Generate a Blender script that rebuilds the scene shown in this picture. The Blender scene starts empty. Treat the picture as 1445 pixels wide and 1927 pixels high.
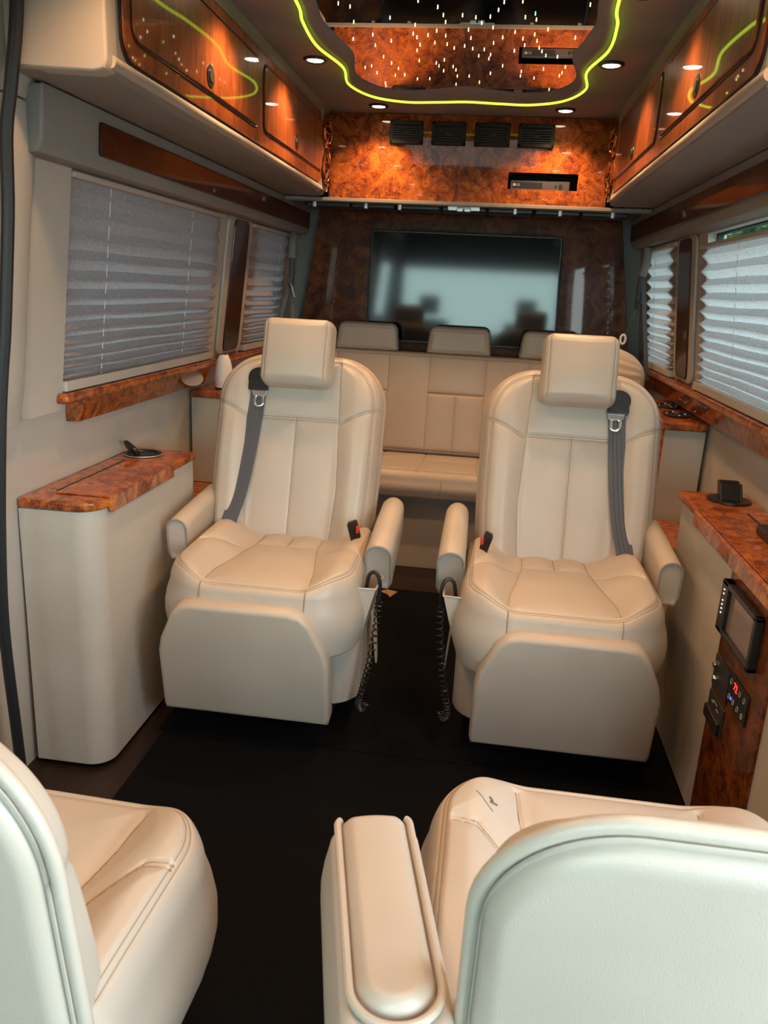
import bpy, bmesh, math, random
import numpy as np
from mathutils import Vector, Matrix
random.seed(7)
rng = np.random.default_rng(7)
SC = bpy.context.scene
COL = SC.collection
PI = math.pi

# ------------------------------------------------------------------ camera
cam_d = bpy.data.cameras.new('camera')
cam = bpy.data.objects.new('camera', cam_d)
COL.objects.link(cam)
SC.camera = cam
R_ = Vector((0.98979706, 0.13374143, 0.04914281))
U_ = Vector((-0.08354565, 0.26536684, 0.96052099))
F_ = Vector((-0.11542058, 0.95482651, -0.27383283))
mw = Matrix.Identity(4)
for i in range(3):
    mw[i][0] = R_[i]; mw[i][1] = U_[i]; mw[i][2] = -F_[i]
mw[0][3] = 0.16; mw[1][3] = 0.0; mw[2][3] = 1.27
cam.matrix_world = mw
cam_d.sensor_fit = 'HORIZONTAL'
cam_d.sensor_width = 36.0
cam_d.lens = 36.0 * 1480.0 / 1445.0
cam_d.clip_start = 0.02
cam_d.dof.use_dof = True
cam_d.dof.focus_distance = 2.3
cam_d.dof.aperture_fstop = 16.0

# ------------------------------------------------------------------ world
W = bpy.data.worlds.new('world'); SC.world = W
W.use_nodes = True
nt = W.node_tree; nt.nodes.clear()
wo = nt.nodes.new('ShaderNodeOutputWorld'); bg = nt.nodes.new('ShaderNodeBackground')
tc = nt.nodes.new('ShaderNodeTexCoord'); sep = nt.nodes.new('ShaderNodeSeparateXYZ')
rmp = nt.nodes.new('ShaderNodeValToRGB')
nt.links.new(tc.outputs['Generated'], sep.inputs[0]); nt.links.new(sep.outputs['Z'], rmp.inputs[0])
rmp.color_ramp.elements[0].position = 0.0; rmp.color_ramp.elements[0].color = (0.80, 0.93, 0.93, 1)
rmp.color_ramp.elements[1].position = 0.6; rmp.color_ramp.elements[1].color = (0.72, 0.87, 0.96, 1)
nt.links.new(rmp.outputs[0], bg.inputs[0]); bg.inputs[1].default_value = 12.2
nt.links.new(bg.outputs[0], wo.inputs[0])

def portal(loc, rot, sx, sy):
    l = bpy.data.lights.new('daylight_portal', 'AREA'); l.shape = 'RECTANGLE'; l.size = sx; l.size_y = sy
    l.cycles.is_portal = True
    o = bpy.data.objects.new('daylight_portal', l); o.location = loc; o.rotation_euler = rot; COL.objects.link(o)
portal((0, -0.97, 1.165), (math.radians(90), 0, PI), 1.72, 0.67)      # windshield
portal((0.985, 0.02, 1.00), (0, math.radians(90), 0), 1.10, 1.64)      # cab door on the right, assumed open to let daylight in

# ------------------------------------------------------------------ view
SC.view_settings.view_transform = 'Standard'
SC.view_settings.look = 'None'
SC.view_settings.gamma = 1.0
SC.view_settings.use_curve_mapping = False
SC.view_settings.exposure = 0.0
SC.cycles.max_bounces = 8
SC.cycles.diffuse_bounces = 5
SC.cycles.glossy_bounces = 4
SC.cycles.sample_clamp_indirect = 6.0
SC.cycles.caustics_reflective = False
SC.cycles.caustics_refractive = False

PUCK_W = 20.0           # watts of one ceiling downlight
WARM = (1.0, 0.56, 0.27)

# ------------------------------------------------------------------ materials
def nn(nt, t, **k):
    n = nt.nodes.new(t)
    for a, b in k.items(): setattr(n, a, b)
    return n
def base(name, col, rough=0.5, metal=0.0, coat=0.0, coat_r=0.03, spec=0.5, emit=None, es=0.0):
    m = bpy.data.materials.new(name); m.use_nodes = True
    b = m.node_tree.nodes['Principled BSDF']
    b.inputs['Base Color'].default_value = (*col, 1); b.inputs['Roughness'].default_value = rough
    b.inputs['Metallic'].default_value = metal; b.inputs['Coat Weight'].default_value = coat
    b.inputs['Coat Roughness'].default_value = coat_r; b.inputs['Specular IOR Level'].default_value = spec
    if emit: b.inputs['Emission Color'].default_value = (*emit, 1); b.inputs['Emission Strength'].default_value = es
    return m, m.node_tree, b
def noise_bump(nt, b, scale, strength, dist=0.001, detail=4, kind='noise'):
    tc = nn(nt, 'ShaderNodeTexCoord')
    if kind == 'noise':
        n = nn(nt, 'ShaderNodeTexNoise'); n.inputs['Detail'].default_value = detail; out = n.outputs['Fac']
    else:
        n = nn(nt, 'ShaderNodeTexVoronoi'); out = n.outputs['Distance']
    n.inputs['Scale'].default_value = scale
    bp = nn(nt, 'ShaderNodeBump'); bp.inputs['Strength'].default_value = strength; bp.inputs['Distance'].default_value = dist
    nt.links.new(tc.outputs['Object'], n.inputs['Vector']); nt.links.new(out, bp.inputs['Height'])
    nt.links.new(bp.outputs[0], b.inputs['Normal'])
    return tc, n
def vary(nt, b, tc, c1, c2, scale, lo=0.35, hi=0.65, detail=3):
    n = nn(nt, 'ShaderNodeTexNoise'); n.inputs['Scale'].default_value = scale; n.inputs['Detail'].default_value = detail
    r = nn(nt, 'ShaderNodeValToRGB')
    r.color_ramp.elements[0].position = lo; r.color_ramp.elements[0].color = (*c1, 1)
    r.color_ramp.elements[1].position = hi; r.color_ramp.elements[1].color = (*c2, 1)
    nt.links.new(tc.outputs['Object'], n.inputs['Vector']); nt.links.new(n.outputs['Fac'], r.inputs[0])
    nt.links.new(r.outputs[0], b.inputs['Base Color'])
def leather(name, col, rough=0.42, s=0.25):
    m, nt, b = base(name, col, rough)
    tc, n = noise_bump(nt, b, 650, s, 0.0006, kind='voronoi')
    c2 = tuple(c * 0.93 for c in col)
    vary(nt, b, tc, c2, col, 6)
    return m
LEATHER = leather('cream_leather', (0.50, 0.435, 0.370), 0.36)
VINYL = leather('cream_vinyl', (0.50, 0.455, 0.40), 0.5)
SOFFIT = leather('shade_grey_vinyl', (0.27, 0.262, 0.245), 0.6)  # cream vinyl, shade put into its colour; plain grey on belt sleeves
SEAM = base('seam_thread', (0.30, 0.23, 0.16), 0.6)[0]
def suede(name, col):
    m, nt, b = base(name, col, 0.95, spec=0.2)
    tc, n = noise_bump(nt, b, 900, 0.3, 0.0008)
    vary(nt, b, tc, tuple(c * 0.85 for c in col), col, 5)
    return m
HEADLINER = suede('grey_suede', (0.30, 0.30, 0.315))
def burl(name, dark=1.0, scale=9.0, stretch=(1, 1, 1), straight=False):
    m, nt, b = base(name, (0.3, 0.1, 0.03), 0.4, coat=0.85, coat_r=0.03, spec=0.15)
    tc = nn(nt, 'ShaderNodeTexCoord'); mp = nn(nt, 'ShaderNodeMapping')
    mp.inputs['Scale'].default_value = stretch
    nt.links.new(tc.outputs['Object'], mp.inputs[0])
    n1 = nn(nt, 'ShaderNodeTexNoise'); n1.inputs['Scale'].default_value = scale; n1.inputs['Detail'].default_value = 6
    n1.inputs['Distortion'].default_value = 0.4 if straight else 2.2
    nt.links.new(mp.outputs[0], n1.inputs['Vector'])
    n2 = nn(nt, 'ShaderNodeTexNoise'); n2.inputs['Scale'].default_value = scale * 5; n2.inputs['Detail'].default_value = 8
    n2.inputs['Roughness'].default_value = 0.7; n2.inputs['Distortion'].default_value = 0.3 if straight else 3.0
    nt.links.new(mp.outputs[0], n2.inputs['Vector'])
    mx = nn(nt, 'ShaderNodeMix'); mx.data_type = 'FLOAT'; mx.inputs[0].default_value = 0.55
    nt.links.new(n1.outputs['Fac'], mx.inputs[2]); nt.links.new(n2.outputs['Fac'], mx.inputs[3])
    r = nn(nt, 'ShaderNodeValToRGB'); e = r.color_ramp.elements
    cs = [(0.34, (0.030, 0.008, 0.004)), (0.44, (0.13, 0.028, 0.008)), (0.53, (0.31, 0.080, 0.015)), (0.66, (0.50, 0.165, 0.028))]
    if straight: cs = [(0.30, (0.055, 0.014, 0.006)), (0.44, (0.17, 0.042, 0.012)), (0.55, (0.27, 0.072, 0.018)), (0.72, (0.40, 0.13, 0.03))]
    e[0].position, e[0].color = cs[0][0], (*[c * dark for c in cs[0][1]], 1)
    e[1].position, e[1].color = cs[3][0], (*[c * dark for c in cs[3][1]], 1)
    for p, c in cs[1:3]:
        q = e.new(p); q.color = (*[x * dark for x in c], 1)
    nt.links.new(mx.outputs[0], r.inputs[0])
    # thin dark veins
    v = nn(nt, 'ShaderNodeTexNoise'); v.inputs['Scale'].default_value = scale * 2.2; v.inputs['Detail'].default_value = 5
    v.inputs['Distortion'].default_value = 1.0 if straight else 3.5
    nt.links.new(mp.outputs[0], v.inputs['Vector'])
    a = nn(nt, 'ShaderNodeMath', operation='SUBTRACT'); a.inputs[1].default_value = 0.5
    ab = nn(nt, 'ShaderNodeMath', operation='ABSOLUTE')
    mr = nn(nt, 'ShaderNodeMapRange'); mr.inputs[1].default_value = 0.0; mr.inputs[2].default_value = 0.02
    mr.inputs[3].default_value = 0.35; mr.inputs[4].default_value = 1.0
    nt.links.new(v.outputs['Fac'], a.inputs[0]); nt.links.new(a.outputs[0], ab.inputs[0]); nt.links.new(ab.outputs[0], mr.inputs[0])
    mm = nn(nt, 'ShaderNodeMix'); mm.data_type = 'RGBA'; mm.blend_type = 'MULTIPLY'; mm.inputs[0].default_value = 0.5 if straight else 1.0
    nt.links.new(r.outputs[0], mm.inputs[6]); nt.links.new(mr.outputs[0], mm.inputs[7])
    nt.links.new(mm.outputs[2], b.inputs['Base Color'])
    return m
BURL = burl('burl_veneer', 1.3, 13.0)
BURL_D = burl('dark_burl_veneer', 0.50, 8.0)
MAHOG = burl('mahogany_veneer', 1.15, 7.0, (1, 3.2, 0.5), True)
MAHOG_D = burl('dark_mahogany_veneer', 0.26, 7.0, (1, 0.6, 3), True)
BURL_D.node_tree.nodes['Principled BSDF'].inputs['Coat Weight'].default_value = 0.45
MAHOG_D.node_tree.nodes['Principled BSDF'].inputs['Coat Weight'].default_value = 0.30
BURL_M = burl('brown_burl_veneer', 0.62, 10.0)
BLACK = base('black_plastic', (0.012, 0.012, 0.013), 0.35)[0]
BLACK_M = base('matt_black_plastic', (0.02, 0.02, 0.021), 0.7)[0]
RUBBER = base('black_rubber', (0.01, 0.012, 0.014), 0.45)[0]
CHROME = base('polished_steel', (0.75, 0.75, 0.74), 0.18, 1.0)[0]
SILVER = base('satin_metal', (0.62, 0.61, 0.60), 0.35, 0.8)[0]
COPPER = base('copper_metal', (0.62, 0.25, 0.11), 0.22, 1.0)[0]
DKRAIL = base('dark_grey_metal', (0.09, 0.09, 0.09), 0.4, 0.6)[0]
GREYTRIM = base('grey_trim', (0.28, 0.27, 0.25), 0.5)[0]
def webbing():
    m, nt, b = base('belt_webbing', (0.075, 0.078, 0.09), 0.5)
    noise_bump(nt, b, 1400, 0.5, 0.0005)
    return m
BELT = webbing()
def carpet():
    m, nt, b = base('black_carpet', (0.008, 0.008, 0.009), 0.95, spec=0.15)
    tc, n = noise_bump(nt, b, 700, 0.9, 0.004, 6)
    vary(nt, b, tc, (0.0010, 0.0012, 0.0017), (0.007, 0.0085, 0.012), 900, 0.4, 0.75)
    return m
CARPET = carpet()
def woodfloor():
    m, nt, b = base('dark_wood_floor', (0.03, 0.014, 0.008), 0.45)
    tc = nn(nt, 'ShaderNodeTexCoord'); mp = nn(nt, 'ShaderNodeMapping'); mp.inputs['Scale'].default_value = (8, 1, 1)
    nt.links.new(tc.outputs['Object'], mp.inputs[0])
    n = nn(nt, 'ShaderNodeTexNoise'); n.inputs['Scale'].default_value = 8; n.inputs['Detail'].default_value = 6
    r = nn(nt, 'ShaderNodeValToRGB'); r.color_ramp.elements[0].color = (0.006, 0.003, 0.002, 1); r.color_ramp.elements[1].color = (0.030, 0.014, 0.008, 1)
    nt.links.new(mp.outputs[0], n.inputs['Vector']); nt.links.new(n.outputs['Fac'], r.inputs[0]); nt.links.new(r.outputs[0], b.inputs['Base Color'])
    return m
WOODFLOOR = woodfloor()
def blind_mat():
    m = bpy.data.materials.new('pleated_fabric'); m.use_nodes = True; nt = m.node_tree; nt.nodes.clear()
    o = nn(nt, 'ShaderNodeOutputMaterial'); d = nn(nt, 'ShaderNodeBsdfDiffuse'); t = nn(nt, 'ShaderNodeBsdfTranslucent')
    mx = nn(nt, 'ShaderNodeMixShader'); mx.inputs[0].default_value = 0.45
    tc = nn(nt, 'ShaderNodeTexCoord'); mp = nn(nt, 'ShaderNodeMapping'); mp.inputs['Scale'].default_value = (1, 0.35, 1.4)
    n = nn(nt, 'ShaderNodeTexNoise'); n.inputs['Scale'].default_value = 200; n.inputs['Detail'].default_value = 6; n.inputs['Distortion'].default_value = 2.0
    r = nn(nt, 'ShaderNodeValToRGB'); r.color_ramp.elements[0].position = 0.35; r.color_ramp.elements[0].color = (0.42, 0.38, 0.40, 1)
    r.color_ramp.elements[1].position = 0.68; r.color_ramp.elements[1].color = (0.66, 0.61, 0.62, 1)
    nt.links.new(tc.outputs['Object'], mp.inputs[0]); nt.links.new(mp.outputs[0], n.inputs['Vector']); nt.links.new(n.outputs['Fac'], r.inputs[0])
    for s in (d, t): nt.links.new(r.outputs[0], s.inputs[0])
    nt.links.new(d.outputs[0], mx.inputs[1]); nt.links.new(t.outputs[0], mx.inputs[2]); nt.links.new(mx.outputs[0], o.inputs[0])
    return m
BLIND = blind_mat()
CORD = base('blind_cord', (0.75, 0.72, 0.72), 0.6)[0]
def glass_mat(name, tint, fac):
    m = bpy.data.materials.new(name); m.use_nodes = True; nt = m.node_tree; nt.nodes.clear()
    o = nn(nt, 'ShaderNodeOutputMaterial'); g = nn(nt, 'ShaderNodeBsdfGlossy'); g.inputs['Roughness'].default_value = 0.02
    t = nn(nt, 'ShaderNodeBsdfTransparent'); t.inputs[0].default_value = (*tint, 1)
    mx = nn(nt, 'ShaderNodeMixShader'); mx.inputs[0].default_value = fac
    nt.links.new(t.outputs[0], mx.inputs[1]); nt.links.new(g.outputs[0], mx.inputs[2]); nt.links.new(mx.outputs[0], o.inputs[0])
    return m
GLASS = glass_mat('tinted_glass', (0.62, 0.68, 0.66), 0.06)
GLASS_C = glass_mat('clear_glass', (0.85, 0.95, 0.93), 0.04)
MIRROR = base('smoked_mirror', (0.62, 0.60, 0.58), 0.012, 1.0)[0]
TVSCREEN = base('tv_glass', (0.004, 0.004, 0.005), 0.075, spec=0.5, coat=0.15, coat_r=0.07)[0]
LED = base('led_tube', (0.5, 0.6, 0.05), 0.4, emit=(0.66, 1.0, 0.07), es=1.5)[0]
def emis(name, col, s): return base(name, col, 0.4, emit=col, es=s)[0]
LENS = emis('puck_lens', (1.0, 0.80, 0.55), 22.0)
STARM = [emis('star_warm', (1.0, 0.72, 0.35), 5.0), emis('star_yellow', (0.95, 0.95, 0.25), 5.0), emis('star_white', (1.0, 0.92, 0.8), 6.0), emis('star_green', (0.2, 1.0, 0.4), 4.0)]
REDLED = emis('red_display', (1.0, 0.03, 0.02), 3.0)
BLUELED = emis('blue_light', (0.05, 0.08, 1.0), 4.0)
PRINTM = base('white_print', (0.55, 0.55, 0.55), 0.5)[0]
WHITEP = base('white_ceramic', (0.80, 0.79, 0.76), 0.35)[0]
SCREEN = base('reflection_tint_screen', (0.26, 0.20, 0.20), 0.08, coat=1.0)[0]  # pinkish reflection put into the screen's base colour
def pillow_mat():
    m, nt, b = base('ribbed_cushion_fabric', (0.62, 0.52, 0.40), 0.9)
    noise_bump(nt, b, 500, 0.5, 0.001)
    return m
PILLOWM = pillow_mat()
CARD = base('brown_card', (0.38, 0.22, 0.12), 0.8)[0]

# ------------------------------------------------------------------ mesh helpers
class MB:
    def __init__(s): s.V = []; s.F = []; s.n = 0
    def add(s, V, F):
        V = np.asarray(V, dtype=float).reshape(-1, 3)
        s.V.append(V); n = s.n
        if isinstance(F, np.ndarray): s.F.extend((F + n).tolist())
        else: s.F.extend([tuple(i + n for i in f) for f in F])
        s.n += len(V); return s
    def map(s, fn):
        V = np.concatenate(s.V); s.V = [np.asarray(fn(V), dtype=float)]; return s
    def join(s, o):
        return s.add(np.concatenate(o.V), o.F)
OFF = {}
def make(name, mb, mat, parent=None, shift=True, ang=35):
    V = np.concatenate(mb.V)
    if parent is not None and shift: V = V - OFF.get(parent.name, np.zeros(3))
    me = bpy.data.meshes.new(name); me.from_pydata(V.tolist(), [], mb.F)
    me.validate(); me.update()
    if ang is not None:
        me.polygons.foreach_set('use_smooth', [True] * len(me.polygons))
        if ang < 180: me.set_sharp_from_angle(angle=math.radians(ang))
    me.materials.append(mat)
    o = bpy.data.objects.new(name, me); COL.objects.link(o)
    if ang == 35 and len(me.polygons) < 4000:
        wn = o.modifiers.new('weighted_normal', 'WEIGHTED_NORMAL'); wn.keep_sharp = True; wn.weight = 80
    if parent is not None:
        o.parent = parent
        OFF[o.name] = OFF.get(parent.name, np.zeros(3))
    else: OFF[o.name] = np.zeros(3)
    return o
def thing(name, label, cat, loc, group=None):
    o = bpy.data.objects.new(name, None); o.location = loc; o.empty_display_size = 0.1; COL.objects.link(o)
    o['label'] = label; o['category'] = cat
    if group: o['group'] = group
    OFF[o.name] = np.array(loc, float); return o
def tag(o, label, cat, group=None):
    o['label'] = label; o['category'] = cat
    if group: o['group'] = group
    # put the origin at the thing's own base
    V = np.empty(len(o.data.vertices) * 3); o.data.vertices.foreach_get('co', V); V = V.reshape(-1, 3)
    c = np.array([(V[:, 0].min() + V[:, 0].max()) / 2, (V[:, 1].min() + V[:, 1].max()) / 2, V[:, 2].min()])
    o.data.vertices.foreach_set('co', (V - c).ravel()); o.location = c; o.data.update()
    return o
def struct(name, mb, mat, parent=None, label=None):
    o = make(name, mb, mat, parent)
    if parent is None: o['kind'] = 'structure'
    if label: o['label'] = label
    return o
def from_bm(bm):
    bm.verts.index_update()
    V = np.array([v.co[:] for v in bm.verts]); F = [tuple(v.index for v in f.verts) for f in bm.faces]
    bm.free(); return V, F
def rbox(x0, x1, y0, y1, z0, z1, r=0.0, seg=2):
    bm = bmesh.new(); bmesh.ops.create_cube(bm, size=1)
    for v in bm.verts:
        v.co = ((x0 + x1) / 2 + v.co.x * (x1 - x0), (y0 + y1) / 2 + v.co.y * (y1 - y0), (z0 + z1) / 2 + v.co.z * (z1 - z0))
    if r > 0: bmesh.ops.bevel(bm, geom=bm.edges[:], offset=r, segments=seg, profile=0.5, affect='EDGES')
    return from_bm(bm)
def box(*a, **k): return MB().add(*rbox(*a, **k))
def rrect(w, h, r, n=6, cx=0, cy=0):
    if not isinstance(r, (tuple, list)): r = (r,) * 4      # order: br, tr, tl, bl
    P = []
    for (sx, sy, a0, rr) in ((1, -1, -90, r[0]), (1, 1, 0, r[1]), (-1, 1, 90, r[2]), (-1, -1, 180, r[3])):
        ox, oy = cx + sx * (w / 2 - rr), cy + sy * (h / 2 - rr)
        if rr <= 0: P.append((cx + sx * w / 2, cy + sy * h / 2)); continue
        for k in range(n + 1):
            a = math.radians(a0 + 90 * k / n); P.append((ox + rr * math.cos(a), oy + rr * math.sin(a)))
    return P
def prism(P, d0, d1, bev=0.0, seg=2, fn=None):
    """outline P in (u,v), extruded along d from d0 to d1; fn maps (u,v,d) arrays to xyz"""
    bm = bmesh.new()
    vs = [bm.verts.new((p[0], p[1], d0)) for p in P]
    f = bm.faces.new(vs)
    ex = bmesh.ops.extrude_face_region(bm, geom=[f])
    nv = [e for e in ex['geom'] if isinstance(e, bmesh.types.BMVert)]
    for v in nv: v.co.z = d1
    if bev > 0:
        es = [e for e in bm.edges if abs(e.verts[0].co.z - e.verts[1].co.z) < 1e-9]
        bmesh.ops.bevel(bm, geom=es, offset=bev, segments=seg, profile=0.5, affect='EDGES')
    bmesh.ops.recalc_face_normals(bm, faces=bm.faces[:])
    V, F = from_bm(bm)
    if fn: V = fn(V)
    return MB().add(V, F)
def tube(pts, r, n=8, closed=False, caps=True):
    P = np.asarray(pts, float); m = len(P)
    if closed: T = np.roll(P, -1, 0) - np.roll(P, 1, 0)
    else: T = np.gradient(P, axis=0)
    T /= np.linalg.norm(T, axis=1)[:, None] + 1e-12
    a = np.array([0, 0, 1.0]) if abs(T[0][2]) < 0.9 else np.array([1.0, 0, 0])
    N = np.cross(T[0], a); N /= np.linalg.norm(N); Ns = [N]
    for i in range(1, m):
        N = N - T[i] * (N @ T[i]); N /= np.linalg.norm(N) + 1e-12; Ns.append(N)
    Ns = np.array(Ns); B = np.cross(T, Ns)
    rr = np.broadcast_to(np.asarray(r, float), (m,))
    V = []
    for k in range(n):
        t = 2 * PI * k / n; V.append(P + (Ns * math.cos(t) + B * math.sin(t)) * rr[:, None])
    V = np.stack(V, 1).reshape(-1, 3); F = []
    for i in range(m if closed else m - 1):
        j = (i + 1) % m
        for k in range(n):
            l = (k + 1) % n; F.append((i * n + k, i * n + l, j * n + l, j * n + k))
    if caps and not closed:
        F.append(tuple(range(n))[::-1]); F.append(tuple((m - 1) * n + k for k in range(n)))
    return MB().add(V, F)
def spline(pts, per=8, closed=False):
    P = np.asarray(pts, float); m = len(P); out = []
    rngi = range(m if closed else m - 1)
    for i in rngi:
        if closed: a, b, c, d = P[i - 1], P[i], P[(i + 1) % m], P[(i + 2) % m]
        else: a, b, c, d = P[max(i - 1, 0)], P[i], P[i + 1], P[min(i + 2, m - 1)]
        for k in range(per):
            t = k / per
            out.append(0.5 * ((2 * b) + (c - a) * t + (2 * a - 5 * b + 4 * c - d) * t * t + (3 * b - a - 3 * c + d) * t ** 3))
    if not closed: out.append(P[-1])
    return np.array(out)
def lathe(prof, n=32, c=(0, 0, 0)):
    V = []; F = []; m = len(prof)
    for k in range(n):
        t = 2 * PI * k / n
        for r, z in prof: V.append((c[0] + r * math.cos(t), c[1] + r * math.sin(t), c[2] + z))
    for k in range(n):
        l = (k + 1) % n
        for i in range(m - 1): F.append((k * m + i, l * m + i, l * m + i + 1, k * m + i + 1))
    F.append(tuple(k * m for k in range(n))[::-1]); F.append(tuple(k * m + m - 1 for k in range(n)))
    return MB().add(V, F)
def ribbon(pts, nrm, wdir, w, t):
    """flat strap: pts centre line, wdir width direction (m,3), nrm normals"""
    P = np.asarray(pts, float); m = len(P); N = np.broadcast_to(nrm, P.shape); D = np.broadcast_to(wdir, P.shape)
    V = np.stack([P - D * w / 2 - N * t / 2, P + D * w / 2 - N * t / 2, P + D * w / 2 + N * t / 2, P - D * w / 2 + N * t / 2], 1).reshape(-1, 3)
    F = []
    for i in range(m - 1):
        for k in range(4):
            l = (k + 1) % 4; F.append((i * 4 + k, i * 4 + l, i * 4 + 4 + l, i * 4 + 4 + k))
    F.append((3, 2, 1, 0)); F.append(tuple((m - 1) * 4 + k for k in range(4)))
    return MB().add(V, F)
def seg_dist(X, Z, poly):
    D = np.full(X.shape, 9.0)
    for (a, b) in zip(poly[:-1], poly[1:]):
        ax, az = a; bx, bz = b; dx, dz = bx - ax, bz - az; L = dx * dx + dz * dz + 1e-12
        t = np.clip(((X - ax) * dx + (Z - az) * dz) / L, 0, 1)
        D = np.minimum(D, np.hypot(X - ax - t * dx, Z - az - t * dz))
    return D
def pad(Wd, H, front, back, rc, re, grooves=(), puff=0.006, sig=0.035, edge_seam=None, bulge=None, nx=90, nz=100, fn=None, wall=0.0, gw=0.0022, gd=0.0035, widthf=None, seams=None):
    """stuffed pad: x in +-Wd/2, z in 0..H, front face towards +d. rc radii: br,tr,tl,bl (as x right, z up)"""
    def warp(n, a=0.75):
        s = np.linspace(-1, 1, n); return (1 - a) * s + a * np.sin(PI / 2 * s)
    xs = warp(nx) * Wd / 2
    ts = (warp(nz) + 1) / 2
    rbr, rtr, rtl, rbl = rc
    def corner(x, r): # drop for |x| in the corner zone
        e = np.clip(np.abs(x) - (Wd / 2 - r), 0, r); return r - np.sqrt(np.maximum(r * r - e * e, 0))
    top = np.where(xs > 0, corner(xs, max(rtr, 1e-6)), corner(xs, max(rtl, 1e-6)))
    bot = np.where(xs > 0, corner(xs, max(rbr, 1e-6)), corner(xs, max(rbl, 1e-6)))
    X = np.repeat(xs[:, None], nz, 1); Z = bot[:, None] + (H - top - bot)[:, None] * ts[None, :]
    # distance to outline
    def sd(X, Z):
        zc = Z - H / 2; r = np.where(X > 0, np.where(zc > 0, rtr, rbr), np.where(zc > 0, rtl, rbl))
        qx = np.abs(X) - (Wd / 2 - r); qz = np.abs(zc) - (H / 2 - r)
        return -(np.minimum(np.maximum(qx, qz), 0) + np.hypot(np.maximum(qx, 0), np.maximum(qz, 0)) - r)
    E = np.clip(sd(X, Z), 0, None)
    k = np.clip(1 - E / re, 0, 1); roll = re * (1 - np.sqrt(np.maximum(1 - k * k, 0)))
    D = front - roll
    if bulge is not None: D = D + bulge(X, Z) * (1 - k ** 2)
    allD = np.full(X.shape, 9.0)
    for g in grooves:
        poly = g[0] if isinstance(g[0][0], (tuple, list)) else g
        dd = seg_dist(X, Z, poly); w = g[1] if g is not poly else gw
        D = D - gd * np.exp(-(dd / gw) ** 2) * np.clip(E / re * 3, 0, 1); allD = np.minimum(allD, dd)
    if edge_seam:
        for es in edge_seam:
            dd = np.abs(E - es); D = D - gd * 0.7 * np.exp(-(dd / gw) ** 2); 
        allD = np.minimum(allD, np.abs(E - edge_seam[0]))
    if len(grooves) or edge_seam: D = D + puff * (1 - np.exp(-allD / sig)) * (1 - k ** 2)
    Db = -back + re * 0.6 * (1 - np.sqrt(np.maximum(1 - k * k, 0)))
    if widthf is not None: X2 = X * widthf(Z)
    else: X2 = X
    idx = np.arange(nx * nz).reshape(nx, nz)
    q = np.stack([idx[:-1, :-1], idx[1:, :-1], idx[1:, 1:], idx[:-1, 1:]], -1).reshape(-1, 4)
    Vf = np.stack([X2, D, Z], -1).reshape(-1, 3)
    # coarse back: every other sample
    Vb = np.stack([X2, Db, Z], -1).reshape(-1, 3)
    F = q.tolist(); n = nx * nz
    F += (q[:, ::-1] + n).tolist()
    loop = [idx[i, 0] for i in range(nx)] + [idx[nx - 1, j] for j in range(1, nz)] + [idx[i, nz - 1] for i in range(nx - 2, -1, -1)] + [idx[0, j] for j in range(nz - 2, 0, -1)]
    L = np.array(loop); m = len(L); V = [Vf, Vb]; cnt = 2 * n
    rings = [L]
    K = 5 if wall else 0
    if K:
        A = Vf[L]; B = Vb[L]; cen = np.array([0, 0, H / 2]); 
        T = np.roll(A, -1, 0) - np.roll(A, 1, 0); Nn = np.stack([T[:, 2], 0 * T[:, 0], -T[:, 0]], 1); Nn /= np.linalg.norm(Nn, axis=1)[:, None] + 1e-9
        sgn = np.sign(((A - cen) * Nn).sum(1).mean()); Nn *= sgn
        for kk in range(1, K):
            t = kk / K; off = wall * math.sin(PI * t)
            V.append(A * (1 - t) + B * t + Nn * off); rings.append(np.arange(cnt, cnt + m)); cnt += m
    rings.append(L + n)
    for a, b in zip(rings[:-1], rings[1:]):
        for i in range(m):
            j = (i + 1) % m; F.append((int(a[j]), int(a[i]), int(b[i]), int(b[j])))
    V = np.concatenate(V)
    if fn: V = fn(V)
    mb = MB(); mb.add(V, np.array(F))
    if seams is not None:
        lines = [np.array(g, float) for g in grooves]
        if edge_seam:
            for es in edge_seam:
                lines.append(np.array([(p[0], p[1] + H / 2) for p in rrect(Wd - 2 * es, H - 2 * es, tuple(max(r - es, 0.004) for r in rc), 14)] + [None] * 0))
                lines[-1] = np.concatenate([lines[-1], lines[-1][:1]])
        for ln in lines:
            out = []
            for a, b in zip(ln[:-1], ln[1:]):
                n_ = max(2, int(np.hypot(*(b - a)) / 0.006))
                for q in range(n_): out.append(a + (b - a) * q / n_)
            out.append(ln[-1]); out = np.array(out)
            iu = np.clip(np.interp(out[:, 0], xs, np.arange(nx)), 0, nx - 1.001)
            tp_ = np.interp(iu, np.arange(nx), top); bt_ = np.interp(iu, np.arange(nx), bot)
            tt = np.clip((out[:, 1] - bt_) / np.maximum(H - tp_ - bt_, 1e-4), 0, 1)
            iv = np.clip(np.interp(tt, ts, np.arange(nz)), 0, nz - 1.001)
            i0 = iu.astype(int); j0 = iv.astype(int); fu = iu - i0; fv = iv - j0
            dd = (D[i0, j0] * (1 - fu) * (1 - fv) + D[i0 + 1, j0] * fu * (1 - fv) + D[i0, j0 + 1] * (1 - fu) * fv + D[i0 + 1, j0 + 1] * fu * fv)
            xx = out[:, 0] * (widthf(out[:, 1]) if widthf is not None else 1)
            Q = np.stack([xx, dd + 0.0002, out[:, 1]], 1)
            if fn: Q = fn(Q)
            seams.join(tube(Q, 0.0009, 4))
    return mb
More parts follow.
